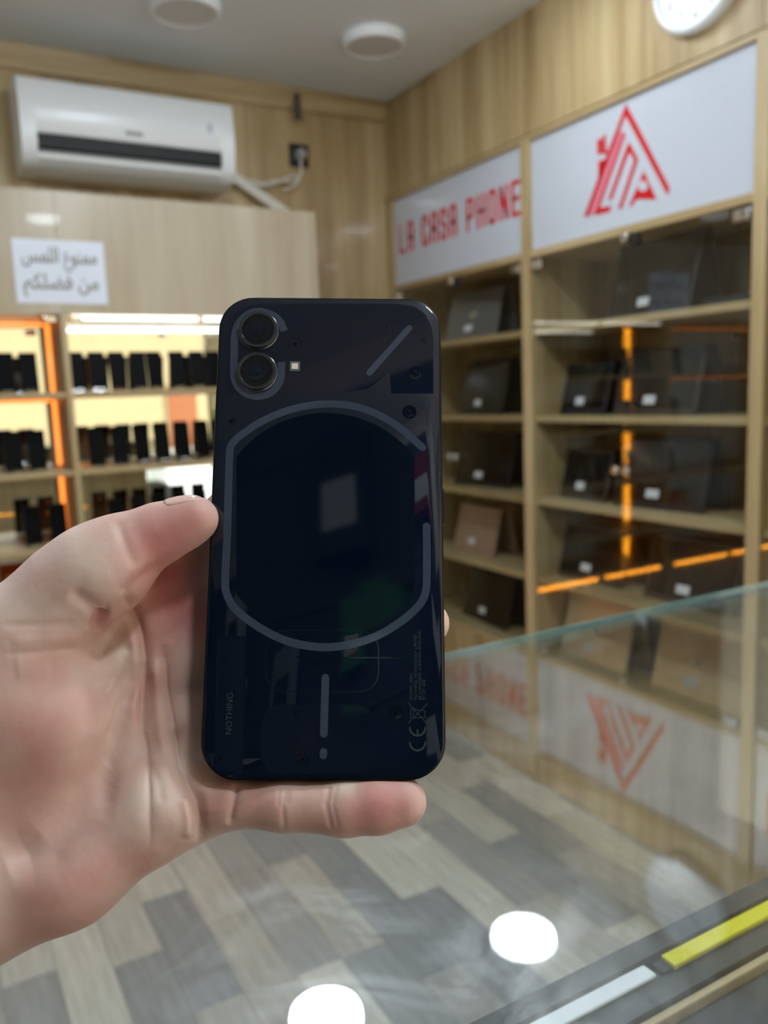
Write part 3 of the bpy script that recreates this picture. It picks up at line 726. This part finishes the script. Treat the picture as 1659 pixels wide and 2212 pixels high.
def fan(bm, pts, z, h=.012):
    vs = [bm.verts.new((x * MMS, y * MMS, (z + h) * MMS)) for x, y in pts]; f = bm.faces.new(vs)
    lo = [bm.verts.new((x * MMS, y * MMS, (z - .03) * MMS)) for x, y in pts]
    for i in range(len(pts)): j = (i + 1) % len(pts); bm.faces.new((lo[i], lo[j], vs[j], vs[i]))
def plate(name, px, mat, z=.004, mm=False, parent=phone):
    pts = px if mm else [on_phone(*p) for p in px]
    bm = bmesh.new(); fan(bm, pts, z); bmesh.ops.triangulate(bm, faces=bm.faces[:]); bmesh.ops.recalc_face_normals(bm, faces=bm.faces)
    return obj(name, to_mesh(bm, name), mat, parent)
def catmull(pts, n=8):
    P = [Vector(p) for p in pts]; out = []
    for i in range(len(P) - 1):
        a, c, d, e = P[max(i - 1, 0)], P[i], P[i + 1], P[min(i + 2, len(P) - 1)]
        for k in range(n):
            t = k / n
            out.append(.5 * ((2 * c) + (d - a) * t + (2 * a - 5 * c + 4 * d - e) * t * t + (3 * c - a - 3 * d + e) * t ** 3))
    out.append(P[-1]); return out
def ribbon(name, pts, w, mat, z=.008, smooth=True, parent=phone, caps=True):
    q = catmull(pts) if smooth else [Vector(p) for p in pts]
    L_, R_ = [], []
    for i, p in enumerate(q):
        t = (q[min(i + 1, len(q) - 1)] - q[max(i - 1, 0)]).normalized(); nn = Vector((-t.y, t.x))
        L_.append(p + nn * w / 2); R_.append(p - nn * w / 2)
    out = list(R_)
    if caps:
        t = (q[-1] - q[-2]).normalized(); a0 = math.atan2(-t.x, t.y) + math.pi      # start at right side
        a0 = math.atan2((R_[-1] - q[-1]).y, (R_[-1] - q[-1]).x)
        out += [q[-1] + Vector((math.cos(a0 + math.pi * k / 8), math.sin(a0 + math.pi * k / 8))) * w / 2 for k in range(1, 8)]
    out += L_[::-1]
    if caps:
        a0 = math.atan2((L_[0] - q[0]).y, (L_[0] - q[0]).x)
        out += [q[0] + Vector((math.cos(a0 + math.pi * k / 8), math.sin(a0 + math.pi * k / 8))) * w / 2 for k in range(1, 8)]
    bm = bmesh.new()
    zz = z + .012
    # strip body as quads so that long curved ribbons triangulate cleanly
    top = [(bm.verts.new((a.x * MMS, a.y * MMS, zz * MMS)), bm.verts.new((c.x * MMS, c.y * MMS, zz * MMS))) for a, c in zip(L_, R_)]
    for (a, c), (d, e) in zip(top, top[1:]): bm.faces.new((a, c, e, d))
    if caps:
        for ctr, seg in ((q[-1], out[len(R_):len(R_) + 7]), (q[0], out[len(R_) + 7 + len(L_):])):
            ring = ([R_[-1]] + seg + [L_[-1]]) if ctr is q[-1] else ([L_[0]] + seg + [R_[0]])
            bm.faces.new([bm.verts.new((p.x * MMS, p.y * MMS, zz * MMS)) for p in ring])
    bmesh.ops.remove_doubles(bm, verts=bm.verts, dist=1e-6)
    r = bmesh.ops.extrude_face_region(bm, geom=bm.faces[:]); bmesh.ops.translate(bm, vec=(0, 0, -.04 * MMS), verts=[v for v in r['geom'] if isinstance(v, bmesh.types.BMVert)])
    bmesh.ops.recalc_face_normals(bm, faces=bm.faces)
    return obj(name, to_mesh(bm, name), mat, parent)
px = lambda L: [on_phone(*p) for p in L]
# plates and seams under the glass
plate('inner_plate', [(489, 730), (494, 695), (508, 674), (530, 662), (560, 656), (860, 656), (895, 662), (918, 678), (932, 705), (936, 730), (936, 850), (845, 850), (842, 805), (795, 840), (745, 848), (487, 852)], M['pcomp'], .0)
plate('inner_plate', [(616, 720), (655, 722), (655, 838), (614, 835)], M['pcomp3'], .003)
plate('inner_plate', [(660, 700), (700, 690), (884, 690), (742, 846), (664, 846), (658, 838)], M['pcomp3'], .003)
c0 = [on_phone(703, 1135)]; cR = abs(on_phone(895, 1135)[0] - on_phone(510, 1135)[0]) / 2
cy_px, rad_px = 1135, 243
coil = [(703 + max(-192, min(192, rad_px * math.cos(a_ * math.pi / 48))), cy_px + rad_px * math.sin(a_ * math.pi / 48)) for a_ in range(96)]
plate('charging_coil', [on_phone(*p) for p in coil], M['pcomp2'], .001, True)
def rr_px(x0, x1, y0, y1, r):
    (ax, ay), (bx_, by_) = on_phone(x0, y1), on_phone(x1, y0); cx_, cy_ = (ax + bx_) / 2, (ay + by_) / 2
    return [(cx_ + x, cy_ + y) for x, y in rrect((bx_ - ax) / 2, (by_ - ay) / 2, r)]
def outline(pts, w=.3): return pts + [pts[0]]
ribbon('inner_seam', outline(rr_px(573, 818, 1362, 1494, 6)), .35, M['pcomp3'], .002, False, caps=False)
plate('inner_plate', rr_px(562, 808, 1522, 1672, 6), M['pcomp'], .001, True)
plate('inner_plate', [(470, 1372), (531, 1374), (531, 1400), (524, 1672), (462, 1660)], M['pcomp'], .0005)
plate('inner_plate', [(640, 1418), (885, 1420), (885, 1423), (640, 1421)], M['pcomp2'], .004)
plate('inner_slot', [(470, 1384), (474, 1384), (471, 1432), (467, 1432)], M['pcomp2'], .004)
plate('inner_slot', [(531, 1380), (533, 1380), (530, 1525), (527, 1525)], M['pcomp2'], .004)
plate('inner_plate', [(681, 1440), (722, 1440), (722, 1428), (735, 1425), (735, 1418), (672, 1418), (672, 1428), (681, 1430)], M['pcomp2'], .003)
plate('mesh_patch', [(668, 1560), (676, 1558), (672, 1628), (640, 1640), (636, 1622)], M['pcomp3'], .003)
for sx, sy, sr in ((637.6, 743, 2.4), (836, 706, 1.3), (915, 737, 1.2), (897, 806, 2.4), (502, 912, 1.3), (856, 1540, 2.2), (639, 1541, 1.6), (655, 1640, 1.8), (477, 1640, 1.4), (884, 890, 2.4)):
    x_, y_ = on_phone(sx, sy)
    s_ = lathe('screw', [(sr, 0), (sr, .015), (sr * .62, .016), (sr * .58, .006), (sr * .25, .006), (sr * .2, .018), (0, .02)], M['pcomp2'], phone, 24)
    s_.scale = (MMS,) * 3; s_.location = (x_ * MMS, y_ * MMS, 0)
    d_ = lathe('screw_head', [(sr * .32, .02), (sr * .25, .05), (0, .06)], M['pframe'], s_, 16)
# light strips
GL = 2.5
ring = px([(912.4, 966.5), (861, 922), (811, 893), (761.6, 877), (712, 872.7), (662, 877), (612, 890), (562.6, 912), (519.5, 941), (503, 957), (497, 970), (495.5, 990), (494.5, 1018), (491, 1150), (487.5, 1225), (486.5, 1258), (489, 1280), (504, 1310), (540, 1342), (592, 1373), (643, 1391), (702, 1398), (757, 1392), (815, 1373), (867, 1342), (900, 1313), (914, 1294), (920.5, 1272), (922, 1245), (922, 1184), (921.5, 1137)])
ribbon('light_strip', ring, GL, M['glyph'])
ribbon('light_strip', px([(884, 708.5), (798, 805)]), 2.1, M['glyph'], smooth=False)
ribbon('light_strip', px([(703, 1464), (699.5, 1585)]), 2.4, M['glyph'], smooth=False)
ribbon('light_strip', px([(699, 1624), (698.5, 1632)]), 2.3, M['glyph'], smooth=False)
camr = px([(614, 715), (608, 700), (598, 687), (583, 678), (566, 673), (552, 673), (537, 678), (522, 690), (512, 706), (507, 727), (506, 760), (505, 800), (507, 818), (515, 836), (530, 849), (550, 856), (572, 854), (588, 846), (600, 832), (607, 815), (608, 782)])
ribbon('light_strip', camr, 2.5, M['glyph'], caps=False)
for (lx, ly), rr_ in (((558, 714.5), 6.55), ((554.7, 804), 6.55)):
    x_, y_ = on_phone(lx, ly)
    ln = empty('camera_lens'); ln.parent = phone; ln.location = (x_ * MMS, y_ * MMS, 0); ln.scale = (MMS,) * 3
    lathe('lens_barrel', [(rr_ + .45, 0), (rr_ + .1, .35), (rr_, 1.35), (rr_ - .12, 1.5), (rr_ - .95, 1.5), (rr_ - 1.1, 1.3), (rr_ - 1.15, .7)], M['lensring'], ln, 64)
    lathe('lens_cover', [(rr_ - 1.12, 1.2), (0, 1.2)], M['lensglass'], ln, 64)
    lathe('lens_iris', [(3.3, 1.205), (3.1, 1.215), (0, 1.215)], M['pcomp2'], ln, 48)
    lathe('lens_element', [(1.75, 1.22), (1.5, 1.24), (0, 1.30)], M['lensin'], ln, 40)
    ln['label'] = 'round camera lens with grey metal ring'
x_, y_ = on_phone(637, 791)
fl_ = obj('flash', to_mesh(box_bm(-1.7e-3, 1.7e-3, -1.7e-3, 1.7e-3, -.0001, .00006, .00005, 1), 'flash'), plain('flash_frame', srgb(96, 100, 108), .3), phone, (x_ * MMS, y_ * MMS, 0))
obj('flash_diode', to_mesh(box_bm(-1.05e-3, 1.05e-3, -1.0e-3, 1.0e-3, .00006, .00012), 'flash_diode'), plain('flash_diode', srgb(226, 214, 190), .35), fl_)
def ptext(s, u, v, wpx, mat=None):
    """print reading upwards, from its lower end at pixel (u, v), wpx long in the photo"""
    me = text_mesh(s, 1.0, 0.0); xs_ = [vv.co.x for vv in me.vertices]; L0 = max(xs_)
    x0, y0 = on_phone(u, v); x1, y1 = on_phone(u + wpx * .022, v - wpx); ln = y1 - y0
    k = ln / L0
    me.transform(Matrix.Translation((x0 * MMS, y0 * MMS, .03 * MMS)) @ Matrix.Rotation(math.pi / 2, 4, 'Z') @ Matrix.Scale(k * MMS, 4))
    return obj('printed_text', me, mat or M['pprint'], phone)
ptext('NOTHING', 500, 1588, 91)
for s, u, ln in (('MODEL: A063', 891, 57), ('NOTHING TECHNOLOGY LIMITED', 901, 141), ('80 CHEAPSIDE, LONDON, ENGLAND', 910, 151), ('EC2V 6EE', 919, 44)): ptext(s, u, 1512, ln)
M['pprint2'] = M['pprint']
for pts in ([(882, 1519), (921, 1562)], [(923, 1520), (881, 1563)], [(888, 1531), (886, 1552), (892, 1553), (894, 1530), (888, 1531)], [(894, 1532), (917, 1535)], [(893, 1551), (919, 1549)], [(917, 1535), (918, 1549)]):
    ribbon('bin_symbol', px(pts), .22, M['pprint'], .012, False)
for yy0, bar in ((1572, True), (1604, False)):
    arc = [(902 + 16.5 * math.cos(math.radians(a_)), yy0 + 17 * math.sin(math.radians(a_))) for a_ in range(0, 181, 15)]
    ribbon('conformity_mark', px(arc), .55, M['pprint'], .012, True)
    if bar: ribbon('conformity_mark', px([(902, 1577), (902, 1588)]), .5, M['pprint'], .012, False)
box('power_button', hw * MMS - .0002, hw * MMS + .0005, .001, .013, -.0058, -.0026, M['pframe'], phone, .0002)
for yy in (.022, .036): box('volume_button', -hw * MMS - .0005, -hw * MMS + .0002, yy, yy + .011, -.0058, -.0026, M['pframe'], phone, .0002)

# ------------------------------------------------------------------ the hand
def C3(u, v, Z):        # camera frame, millimetres, z = depth
    return ((u - CX) / FPX * Z, -(v - CY) / FPX * Z, Z)
def axis(parts):
    out = []
    for a, c, s in parts: out.append(np.arange(a, c, s))
    return np.concatenate(out).astype(np.float32)
gx = axis([(-420, -200, 7), (-200, -160, 3), (-160, 36, 1.0)])
gy = axis([(-360, -190, 7), (-190, -160, 3), (-160, 24, 1.0)])
gz = axis([(90, 200, 6), (200, 226, 2.0), (226, 304, 1.0)])
G = np.meshgrid(gx, gy, gz, indexing='ij', sparse=True)
SHP = (len(gx), len(gy), len(gz))
def cone(a, ra, c, rb):
    """distance to a tapering capsule"""
    a = np.array(a, np.float32); c = np.array(c, np.float32); d = c - a; dd = float(d @ d)
    px_, py_, pz_ = G[0] - a[0], G[1] - a[1], G[2] - a[2]
    t = np.clip((px_ * d[0] + py_ * d[1] + pz_ * d[2]) / dd, 0, 1)
    q = np.sqrt((px_ - t * d[0]) ** 2 + (py_ - t * d[1]) ** 2 + (pz_ - t * d[2]) ** 2)
    return q - (ra + (rb - ra) * t)
def smin(a, c, k):
    h = np.maximum(k - np.abs(a - c), 0) / k
    return np.minimum(a, c) - h * h * k * .25
def chain(pts, k=3.0):
    f = None
    for (p, r), (q, s) in zip(pts, pts[1:]):
        e = cone(p, r, q, s); f = e if f is None else smin(f, e, k)
    return f.astype(np.float32)
c3 = lambda u, v, Z, r: (C3(u, v, Z), r)
def build_hand():
    palm = None
    for pts, k in (
        ([c3(-150, 1720, 262, 22), c3(330, 1345, 283, 12)], 10), ([c3(-150, 1770, 262, 22), c3(370, 1455, 281, 11.5)], 12),
        ([c3(-150, 1830, 260, 21), c3(385, 1580, 277, 11.5)], 12), ([c3(-150, 1880, 258, 20), c3(385, 1700, 272, 11.5)], 12),
        ([c3(-60, 1985, 252, 16), c3(150, 1880, 256, 15.5), c3(345, 1752, 262, 13.6)], 10),
        ([c3(345, 1752, 262, 13), c3(440, 1738, 264, 9.2)], 8),
        ([((-150, -112, 252), 27), ((-300, -150, 150), 33), ((-410, -172, 95), 38)], 20)):
        f = chain(pts, 8)
        palm = f if palm is None else smin(palm, f, k)
    palm = smin(palm, chain([c3(330, 1345, 284, 12), c3(400, 1320, 286, 10.5), c3(452, 1300, 288, 9.0)], 6), 6)
    thenar = chain([c3(-120, 1640, 262, 24), c3(30, 1500, 264, 23.5), c3(125, 1560, 266, 21), c3(120, 1700, 268, 19)], 10)
    thumb = chain([c3(-170, 1560, 258, 25), c3(50, 1385, 260, 17.2), c3(150, 1278, 261, 14.2), c3(215, 1234, 261, 13.2), c3(243, 1236, 259.5, 11.0)], 8)
    tip = chain([c3(215, 1225, 262, 12.0), c3(275, 1182, 263, 10.4), c3(345, 1152, 264, 9.3), c3(405, 1128, 264, 7.6), c3(428, 1119, 263.5, 6.4)], 4)
    thumb = smin(thumb, tip, 7.0)
    fing = [chain([c3(320, 1330, 284, 12), c3(430, 1195, 288, 11), c3(505, 1115, 289, 9.8), c3(790, 1085, 294, 8.6), c3(890, 1080, 293, 7.2)], 4),
            chain([c3(370, 1440, 281, 11), c3(480, 1385, 284, 10), c3(790, 1350, 285, 9), c3(925, 1346, 280, 7.3)], 4),
            chain([c3(385, 1570, 277, 11), c3(510, 1545, 279, 9.8), c3(780, 1510, 280, 8.8), c3(880, 1500, 278, 7.4)], 4),
            chain([c3(400, 1730, 268, 10), c3(500, 1735, 259, 7.35), c3(612, 1738, 257, 7.8), c3(745, 1744, 255.5, 8.4), c3(815, 1739, 255.0, 8.3), c3(868, 1732, 255.0, 7.7)], 3)]
    body = smin(palm, thenar, 9)
    body = smin(body, thumb, 5.5)
    f = fing[0]
    for g in fing[1:]: f = smin(f, g, 1.2)
    body = smin(body, f, 7)
    # the phone itself pushes the flesh back: keep its volume free
    pc = PT * np.array([1, 1, -1]); ax = [PR[:, i] * np.array([1, 1, -1]) for i in range(3)]
    q = [(G[0] - pc[0]) * a[0] + (G[1] - pc[1]) * a[1] + (G[2] - pc[2]) * a[2] for a in ax]
    rr_ = 4.0
    e0 = np.abs(q[0]) - (hw - rr_); e1 = np.abs(q[1]) - (hh - rr_); e2 = np.abs(q[2] + 4.25) - (4.2 - 1.0)
    box_d = np.sqrt(np.maximum(e0, 0) ** 2 + np.maximum(e1, 0) ** 2 + np.maximum(e2 + 1.0 - rr_ + 2.0, 0) ** 2) - rr_
    box_d = np.maximum(np.sqrt(np.maximum(e0, 0) ** 2 + np.maximum(e1, 0) ** 2) - rr_, np.abs(q[2] + 4.25) - 4.2) - .12
    return np.maximum(body, -box_d).astype(np.float32)
def surface_nets(f):
    nx, ny, nz = f.shape
    ins = f < 0
    cnt = np.zeros((nx - 1, ny - 1, nz - 1), np.int8)
    for dx in (0, 1):
        for dy in (0, 1):
            for dz in (0, 1): cnt += ins[dx:nx - 1 + dx, dy:ny - 1 + dy, dz:nz - 1 + dz]
    act = (cnt > 0) & (cnt < 8)
    I = np.argwhere(act); idx = -np.ones(act.shape, np.int64); idx[act] = np.arange(len(I))
    pos = np.zeros((len(I), 3)); num = np.zeros(len(I))
    AX = (gx, gy, gz)
    for ax in range(3):
        o1, o2 = [a for a in range(3) if a != ax]
        for i in (0, 1):
            for j in (0, 1):
                A = I.copy(); A[:, o1] += i; A[:, o2] += j; B = A.copy(); B[:, ax] += 1
                fa, fb = f[tuple(A.T)], f[tuple(B.T)]; cross = (fa < 0) != (fb < 0)
                t = np.where(cross, fa / np.where(cross, fa - fb, 1), 0)
                P = np.stack([AX[k][A[:, k]] for k in range(3)], 1).astype(float)
                P[:, ax] += t * (AX[ax][B[:, ax]] - AX[ax][A[:, ax]])
                pos[cross] += P[cross]; num[cross] += 1
    pos /= num[:, None]
    quads = []
    for ax in range(3):
        o1, o2 = (ax + 1) % 3, (ax + 2) % 3
        sl_a = [slice(None)] * 3; sl_b = [slice(None)] * 3
        sl_a[ax] = slice(0, -1); sl_b[ax] = slice(1, None)
        cross = ins[tuple(sl_a)] != ins[tuple(sl_b)]
        E = np.argwhere(cross); E = E[(E[:, o1] > 0) & (E[:, o2] > 0) & (E[:, o1] < f.shape[o1] - 1) & (E[:, o2] < f.shape[o2] - 1)]
        def cell(a, c_):
            Q = E.copy(); Q[:, o1] -= a; Q[:, o2] -= c_; return idx[tuple(Q.T)]
        q = np.stack([cell(0, 0), cell(1, 0), cell(1, 1), cell(0, 1)], 1)
        flip = ~ins[tuple(E.T)]
        q[flip] = q[flip][:, ::-1]; quads.append(q)
    q = np.concatenate(quads); q = q[(q >= 0).all(1)]
    return pos, q
fld = build_hand()
hv, hq = surface_nets(fld)
def laplace(v, q, n=2, lam=.5):
    e = np.concatenate([q[:, [0, 1]], q[:, [1, 2]], q[:, [2, 3]], q[:, [3, 0]]]); e = np.concatenate([e, e[:, ::-1]])
    deg = np.bincount(e[:, 0], minlength=len(v))[:, None]
    for _ in range(n):
        s = np.stack([np.bincount(e[:, 0], v[e[:, 1], k], minlength=len(v)) for k in range(3)], 1)
        v = v + lam * (s / np.maximum(deg, 1) - v)
    return v
def subdivide(v, q):
    e = np.concatenate([q[:, [0, 1]], q[:, [1, 2]], q[:, [2, 3]], q[:, [3, 0]]]); e.sort(1)
    key, inv = np.unique(e[:, 0].astype(np.int64) * len(v) + e[:, 1], return_inverse=True)
    em = (v[key // len(v)] + v[key % len(v)]) / 2; fm = v[q].mean(1)
    nq = len(q); ei = inv.reshape(4, nq).T + len(v); fi = np.arange(nq) + len(v) + len(em)
    out = [np.stack([q[:, k], ei[:, k], fi, ei[:, (k + 3) % 4]], 1) for k in range(4)]
    return np.concatenate([v, em, fm]), np.concatenate(out)
def vnormals(v, q):
    n_ = np.cross(v[q[:, 2]] - v[q[:, 0]], v[q[:, 3]] - v[q[:, 1]]); out = np.zeros_like(v)
    for k in range(4):
        for a in range(3): out[:, a] += np.bincount(q[:, k], n_[:, a], minlength=len(v))
    return out / np.maximum(np.linalg.norm(out, axis=1, keepdims=True), 1e-9)
hv = laplace(hv, hq, 2)
hv, hq = subdivide(hv, hq)
hv = laplace(hv, hq, 2)
nrm = vnormals(hv, hq)
if (nrm * (hv - hv.mean(0))).sum() < 0: hq = hq[:, ::-1]; nrm = -nrm
uu = CX + FPX * hv[:, 0] / hv[:, 2]; vv_ = CY - FPX * hv[:, 1] / hv[:, 2]
facing = np.clip(-(nrm * hv).sum(1) / np.linalg.norm(hv, axis=1) * 1.6, 0, 1)      # palm side of the hand
def dist_poly(pl):
    d = np.full(len(hv), 1e9); tt_ = np.zeros(len(hv)); n_ = len(pl) - 1
    for i in range(n_):
        a, c = np.array(pl[i], float), np.array(pl[i + 1], float); e = c - a
        t = np.clip(((uu - a[0]) * e[0] + (vv_ - a[1]) * e[1]) / (e @ e), 0, 1)
        q = np.hypot(uu - a[0] - t * e[0], vv_ - a[1] - t * e[1]); m_ = q < d
        d[m_] = q[m_]; tt_[m_] = (i + t[m_]) / n_
    return d, tt_
C1 = [(262, 1286), (285, 1312), (299, 1345), (309, 1385), (313, 1440), (313, 1507), (310, 1580), (317, 1614), (320, 1663), (322, 1733), (324, 1837)]
C2 = [(350, 1390), (358, 1440), (362, 1489), (376, 1573), (383, 1618), (404, 1674), (421, 1722), (430, 1778), (428, 1825)]
CREASES = [   # (points in the photo, width px, depth mm): skin folds of the palm
    (C1, 5, .7), (C1[:7], 15, 1.9), (C1[5:], 16, .7), (C2, 5, .8), (C2[3:], 15, 1.9), (C2[:5], 18, 1.2),
    ([(277, 1385), (268, 1430), (255, 1470), (240, 1500)], 12, 1.2), ([(223, 1413), (240, 1507), (244, 1594), (209, 1681), (167, 1750), (104, 1830), (0, 1868)], 46, 3.6),
    ([(300, 1430), (284, 1500), (262, 1590), (232, 1690), (214, 1770)], 18, 1.3), ([(218, 1318), (214, 1340), (206, 1364)], 15, 2.6),
    ([(150, 1276), (189, 1300), (216, 1319), (240, 1322)], 16, 1.1), ([(209, 1362), (222, 1395), (218, 1430)], 14, .6),
    ([(252, 1120), (262, 1150), (276, 1190), (294, 1228)], 12, .55), ([(512, 1690), (505, 1735), (495, 1785)], 5, .9), ([(512, 1690), (505, 1735), (495, 1785)], 14, .6),
    ([(714, 1690), (704, 1738), (717, 1796)], 6, .55), ([(728, 1690), (718, 1738), (731, 1796)], 5, .35),
    ([(617, 1700), (611, 1745), (615, 1795)], 5, .4), ([(604, 1700), (600, 1745)], 4, .25), ([(625, 1700), (621, 1740)], 4, .25),
    ([(0, 1414), (90, 1408), (170, 1401)], 7, .3), ([(0, 1352), (110, 1349), (165, 1345)], 9, .35), ([(310, 1425), (296, 1470), (283, 1525)], 7, .5),
    ([(270, 1500), (262, 1560), (250, 1600)], 6, .4), ([(285, 1560), (262, 1620), (240, 1660)], 8, .4), ([(318, 1640), (345, 1690), (350, 1740)], 10, .4),
    ([(395, 1560), (400, 1620), (418, 1680)], 14, .5), ([(262, 1290), (290, 1262), (320, 1240), (360, 1222)], 18, .9),
    ([(290, 1560), (296, 1500), (296, 1420), (284, 1360)], 11, -.9), ([(335, 1420), (340, 1500), (345, 1580), (360, 1640)], 12, -.7), ([(398, 1720), (408, 1770), (405, 1810)], 13, -.9), ([(445, 1700), (452, 1760)], 14, -.4),
    ([(20, 1388), (100, 1380), (180, 1376)], 14, -.4), ([(30, 1445), (110, 1440)], 25, -.4)]
disp = np.zeros(len(hv))
for pl, w_, dep in CREASES:
    d, t = dist_poly(pl); fade = np.clip(np.minimum(t, 1 - t) * 7, 0, 1) if dep < 3 else np.clip(np.minimum(t, 1 - t) * 12, .2, 1)
    disp += dep * fade * np.exp(-(d / w_) ** 2)
BULGES = [((268, 1420), 26, 1.2), ((335, 1450), 20, 1.0), ((350, 1650), 34, 1.0), ((385, 1770), 40, 1.2), ((240, 1345), 16, 1.0), ((200, 1262), 55, .8), ((800, 1742), 70, .25)]
for (bu, bv), w_, dep in BULGES: disp -= dep * np.exp(-((uu - bu) ** 2 + (vv_ - bv) ** 2) / w_ ** 2)
hv = hv - nrm * (disp * facing)[:, None]
hv = laplace(hv, hq, 1, .35)
tint = np.zeros(len(hv))
for (bu, bv), w_, a_ in (((90, 1600), 150, .28), ((60, 1670), 90, .2), ((150, 1520), 60, .15), ((810, 1742), 80, .75), ((865, 1735), 60, .45), ((350, 1165), 75, .75), ((420, 1120), 40, .4), ((360, 1260), 85, .85), ((420, 1330), 70, .7), ((560, 1735), 60, .6),
                         ((460, 1745), 40, .7), ((222, 1345), 22, .6), ((370, 1400), 60, .45), ((150, 1960), 120, .55), ((330, 1480), 30, .35), ((300, 1860), 60, .4), ((80, 1390), 90, .15),
                         ((300, 1720), 60, -.35), ((265, 1420), 25, -.5), ((200, 1230), 70, -.2), ((745, 1692), 26, -1.1), ((60, 1320), 80, -.2), ((280, 1790), 50, -.3), ((405, 1640), 30, -.4)):
    tint += a_ * np.exp(-((uu - bu) ** 2 + (vv_ - bv) ** 2) / w_ ** 2)
hw_ = cam_to_world(hv * np.array([1, 1, -1]) * .001)
org = cam_to_world(np.array(C3(-150, 1800, 258)) * np.array([1, 1, -1]) * .001)
me = bpy.data.meshes.new('hand'); me.from_pydata((hw_ - org).tolist(), [], hq.tolist()); me.update()
at = me.attributes.new('flush', 'FLOAT', 'POINT'); at.data.foreach_set('value', np.clip(tint, -1, 1.2).astype(np.float32))
for p in me.polygons: p.use_smooth = True
bm = bmesh.new(); bm.from_mesh(me); bmesh.ops.recalc_face_normals(bm, faces=bm.faces); bm.to_mesh(me); bm.free()
m, n, l, b = new_mat('skin')
an = n.new('ShaderNodeAttribute'); an.attribute_name = 'flush'
tc = n.new('ShaderNodeTexCoord'); nz = n.new('ShaderNodeTexNoise'); nz.inputs['Scale'].default_value = 55; nz.inputs['Detail'].default_value = 5
l.new(tc.outputs['Object'], nz.inputs['Vector'])
sm_ = n.new('ShaderNodeMath'); sm_.operation = 'MULTIPLY_ADD'; sm_.inputs[1].default_value = .9; sm_.inputs[2].default_value = -.2; l.new(nz.outputs['Fac'], sm_.inputs[0])
su = n.new('ShaderNodeMath'); su.operation = 'MULTIPLY_ADD'; su.inputs[1].default_value = .55; l.new(an.outputs['Fac'], su.inputs[0]); l.new(sm_.outputs[0], su.inputs[2])
cr = n.new('ShaderNodeValToRGB')
cr.color_ramp.elements[0].position = 0.0; cr.color_ramp.elements[0].color = srgb(206, 182, 168)
cr.color_ramp.elements[1].position = 1.0; cr.color_ramp.elements[1].color = srgb(186, 112, 108)
e = cr.color_ramp.elements.new(.35); e.color = srgb(197, 160, 147)
l.new(su.outputs[0], cr.inputs[0]); l.new(cr.outputs[0], b.inputs['Base Color'])
b.inputs['Roughness'].default_value = .52; b.inputs['Specular IOR Level'].default_value = .38
b.inputs['Subsurface Weight'].default_value = .25; b.inputs['Subsurface Radius'].default_value = (1.0, .35, .2); b.inputs['Subsurface Scale'].default_value = .003
vo = n.new('ShaderNodeTexVoronoi'); vo.inputs['Scale'].default_value = 900; l.new(tc.outputs['Object'], vo.inputs['Vector'])
n3 = n.new('ShaderNodeTexNoise'); n3.inputs['Scale'].default_value = 260; n3.inputs['Detail'].default_value = 4; l.new(tc.outputs['Object'], n3.inputs['Vector'])
bp = n.new('ShaderNodeBump'); bp.inputs['Strength'].default_value = .22; bp.inputs['Distance'].default_value = .0006
l.new(n3.outputs['Fac'], bp.inputs['Height']); l.new(bp.outputs[0], b.inputs['Normal'])
M['skin'] = m
hand = obj('hand', me, M['skin'], None, tuple(org))
tag(hand, 'left hand with bare palm gripping the dark phone, little finger under it', 'hand')
# thumb nail, lying on the upper back of the thumb tip
M['nail'] = plain('nail', srgb(212, 172, 160), .3, noise=.03, spec=.5)
A0, A1 = np.array(C3(382, 1138, 264)), np.array(C3(448, 1111, 264)); axd = (A1 - A0) / np.linalg.norm(A1 - A0)
upv = np.array([0, 1, .12]); upv = upv - axd * (upv @ axd); upv /= np.linalg.norm(upv); sdv = np.cross(axd, upv)
from mathutils.bvhtree import BVHTree
tree = BVHTree.FromPolygons([tuple(v) for v in hv.tolist()], hq.tolist())
bm = bmesh.new(); grid = []
for i in range(11):
    t = i / 10; rowv = []
    for j in range(13):
        s = (j - 6) / 6; hwid = 52 * math.sqrt(max(0.06, 1 - max(0, (t - .72) / .32) ** 2 - max(0, (.22 - t) / .3) ** 2)); a = math.radians(s * hwid)
        dv = upv * math.cos(a) + sdv * math.sin(a); c0_ = A0 + (A1 - A0) * t
        hit = tree.ray_cast(Vector(c0_ + dv * 16), Vector(-dv))[0]
        p = np.array(hit) if hit is not None else c0_ + dv * 7.5
        p = p + dv * (.42 - .40 * max(abs(s), abs(2 * t - 1) * .9) ** 6)
        rowv.append(bm.verts.new(tuple(cam_to_world(p * np.array([1, 1, -1]) * .001) - org)))
    grid.append(rowv)
for i in range(10):
    for j in range(12): bm.faces.new((grid[i][j], grid[i][j + 1], grid[i + 1][j + 1], grid[i + 1][j]))
bmesh.ops.recalc_face_normals(bm, faces=bm.faces)
nail = obj('thumb_nail', to_mesh(bm, 'thumb_nail', True), M['nail'], hand)
sd = nail.modifiers.new('thickness', 'SOLIDIFY'); sd.thickness = .0004
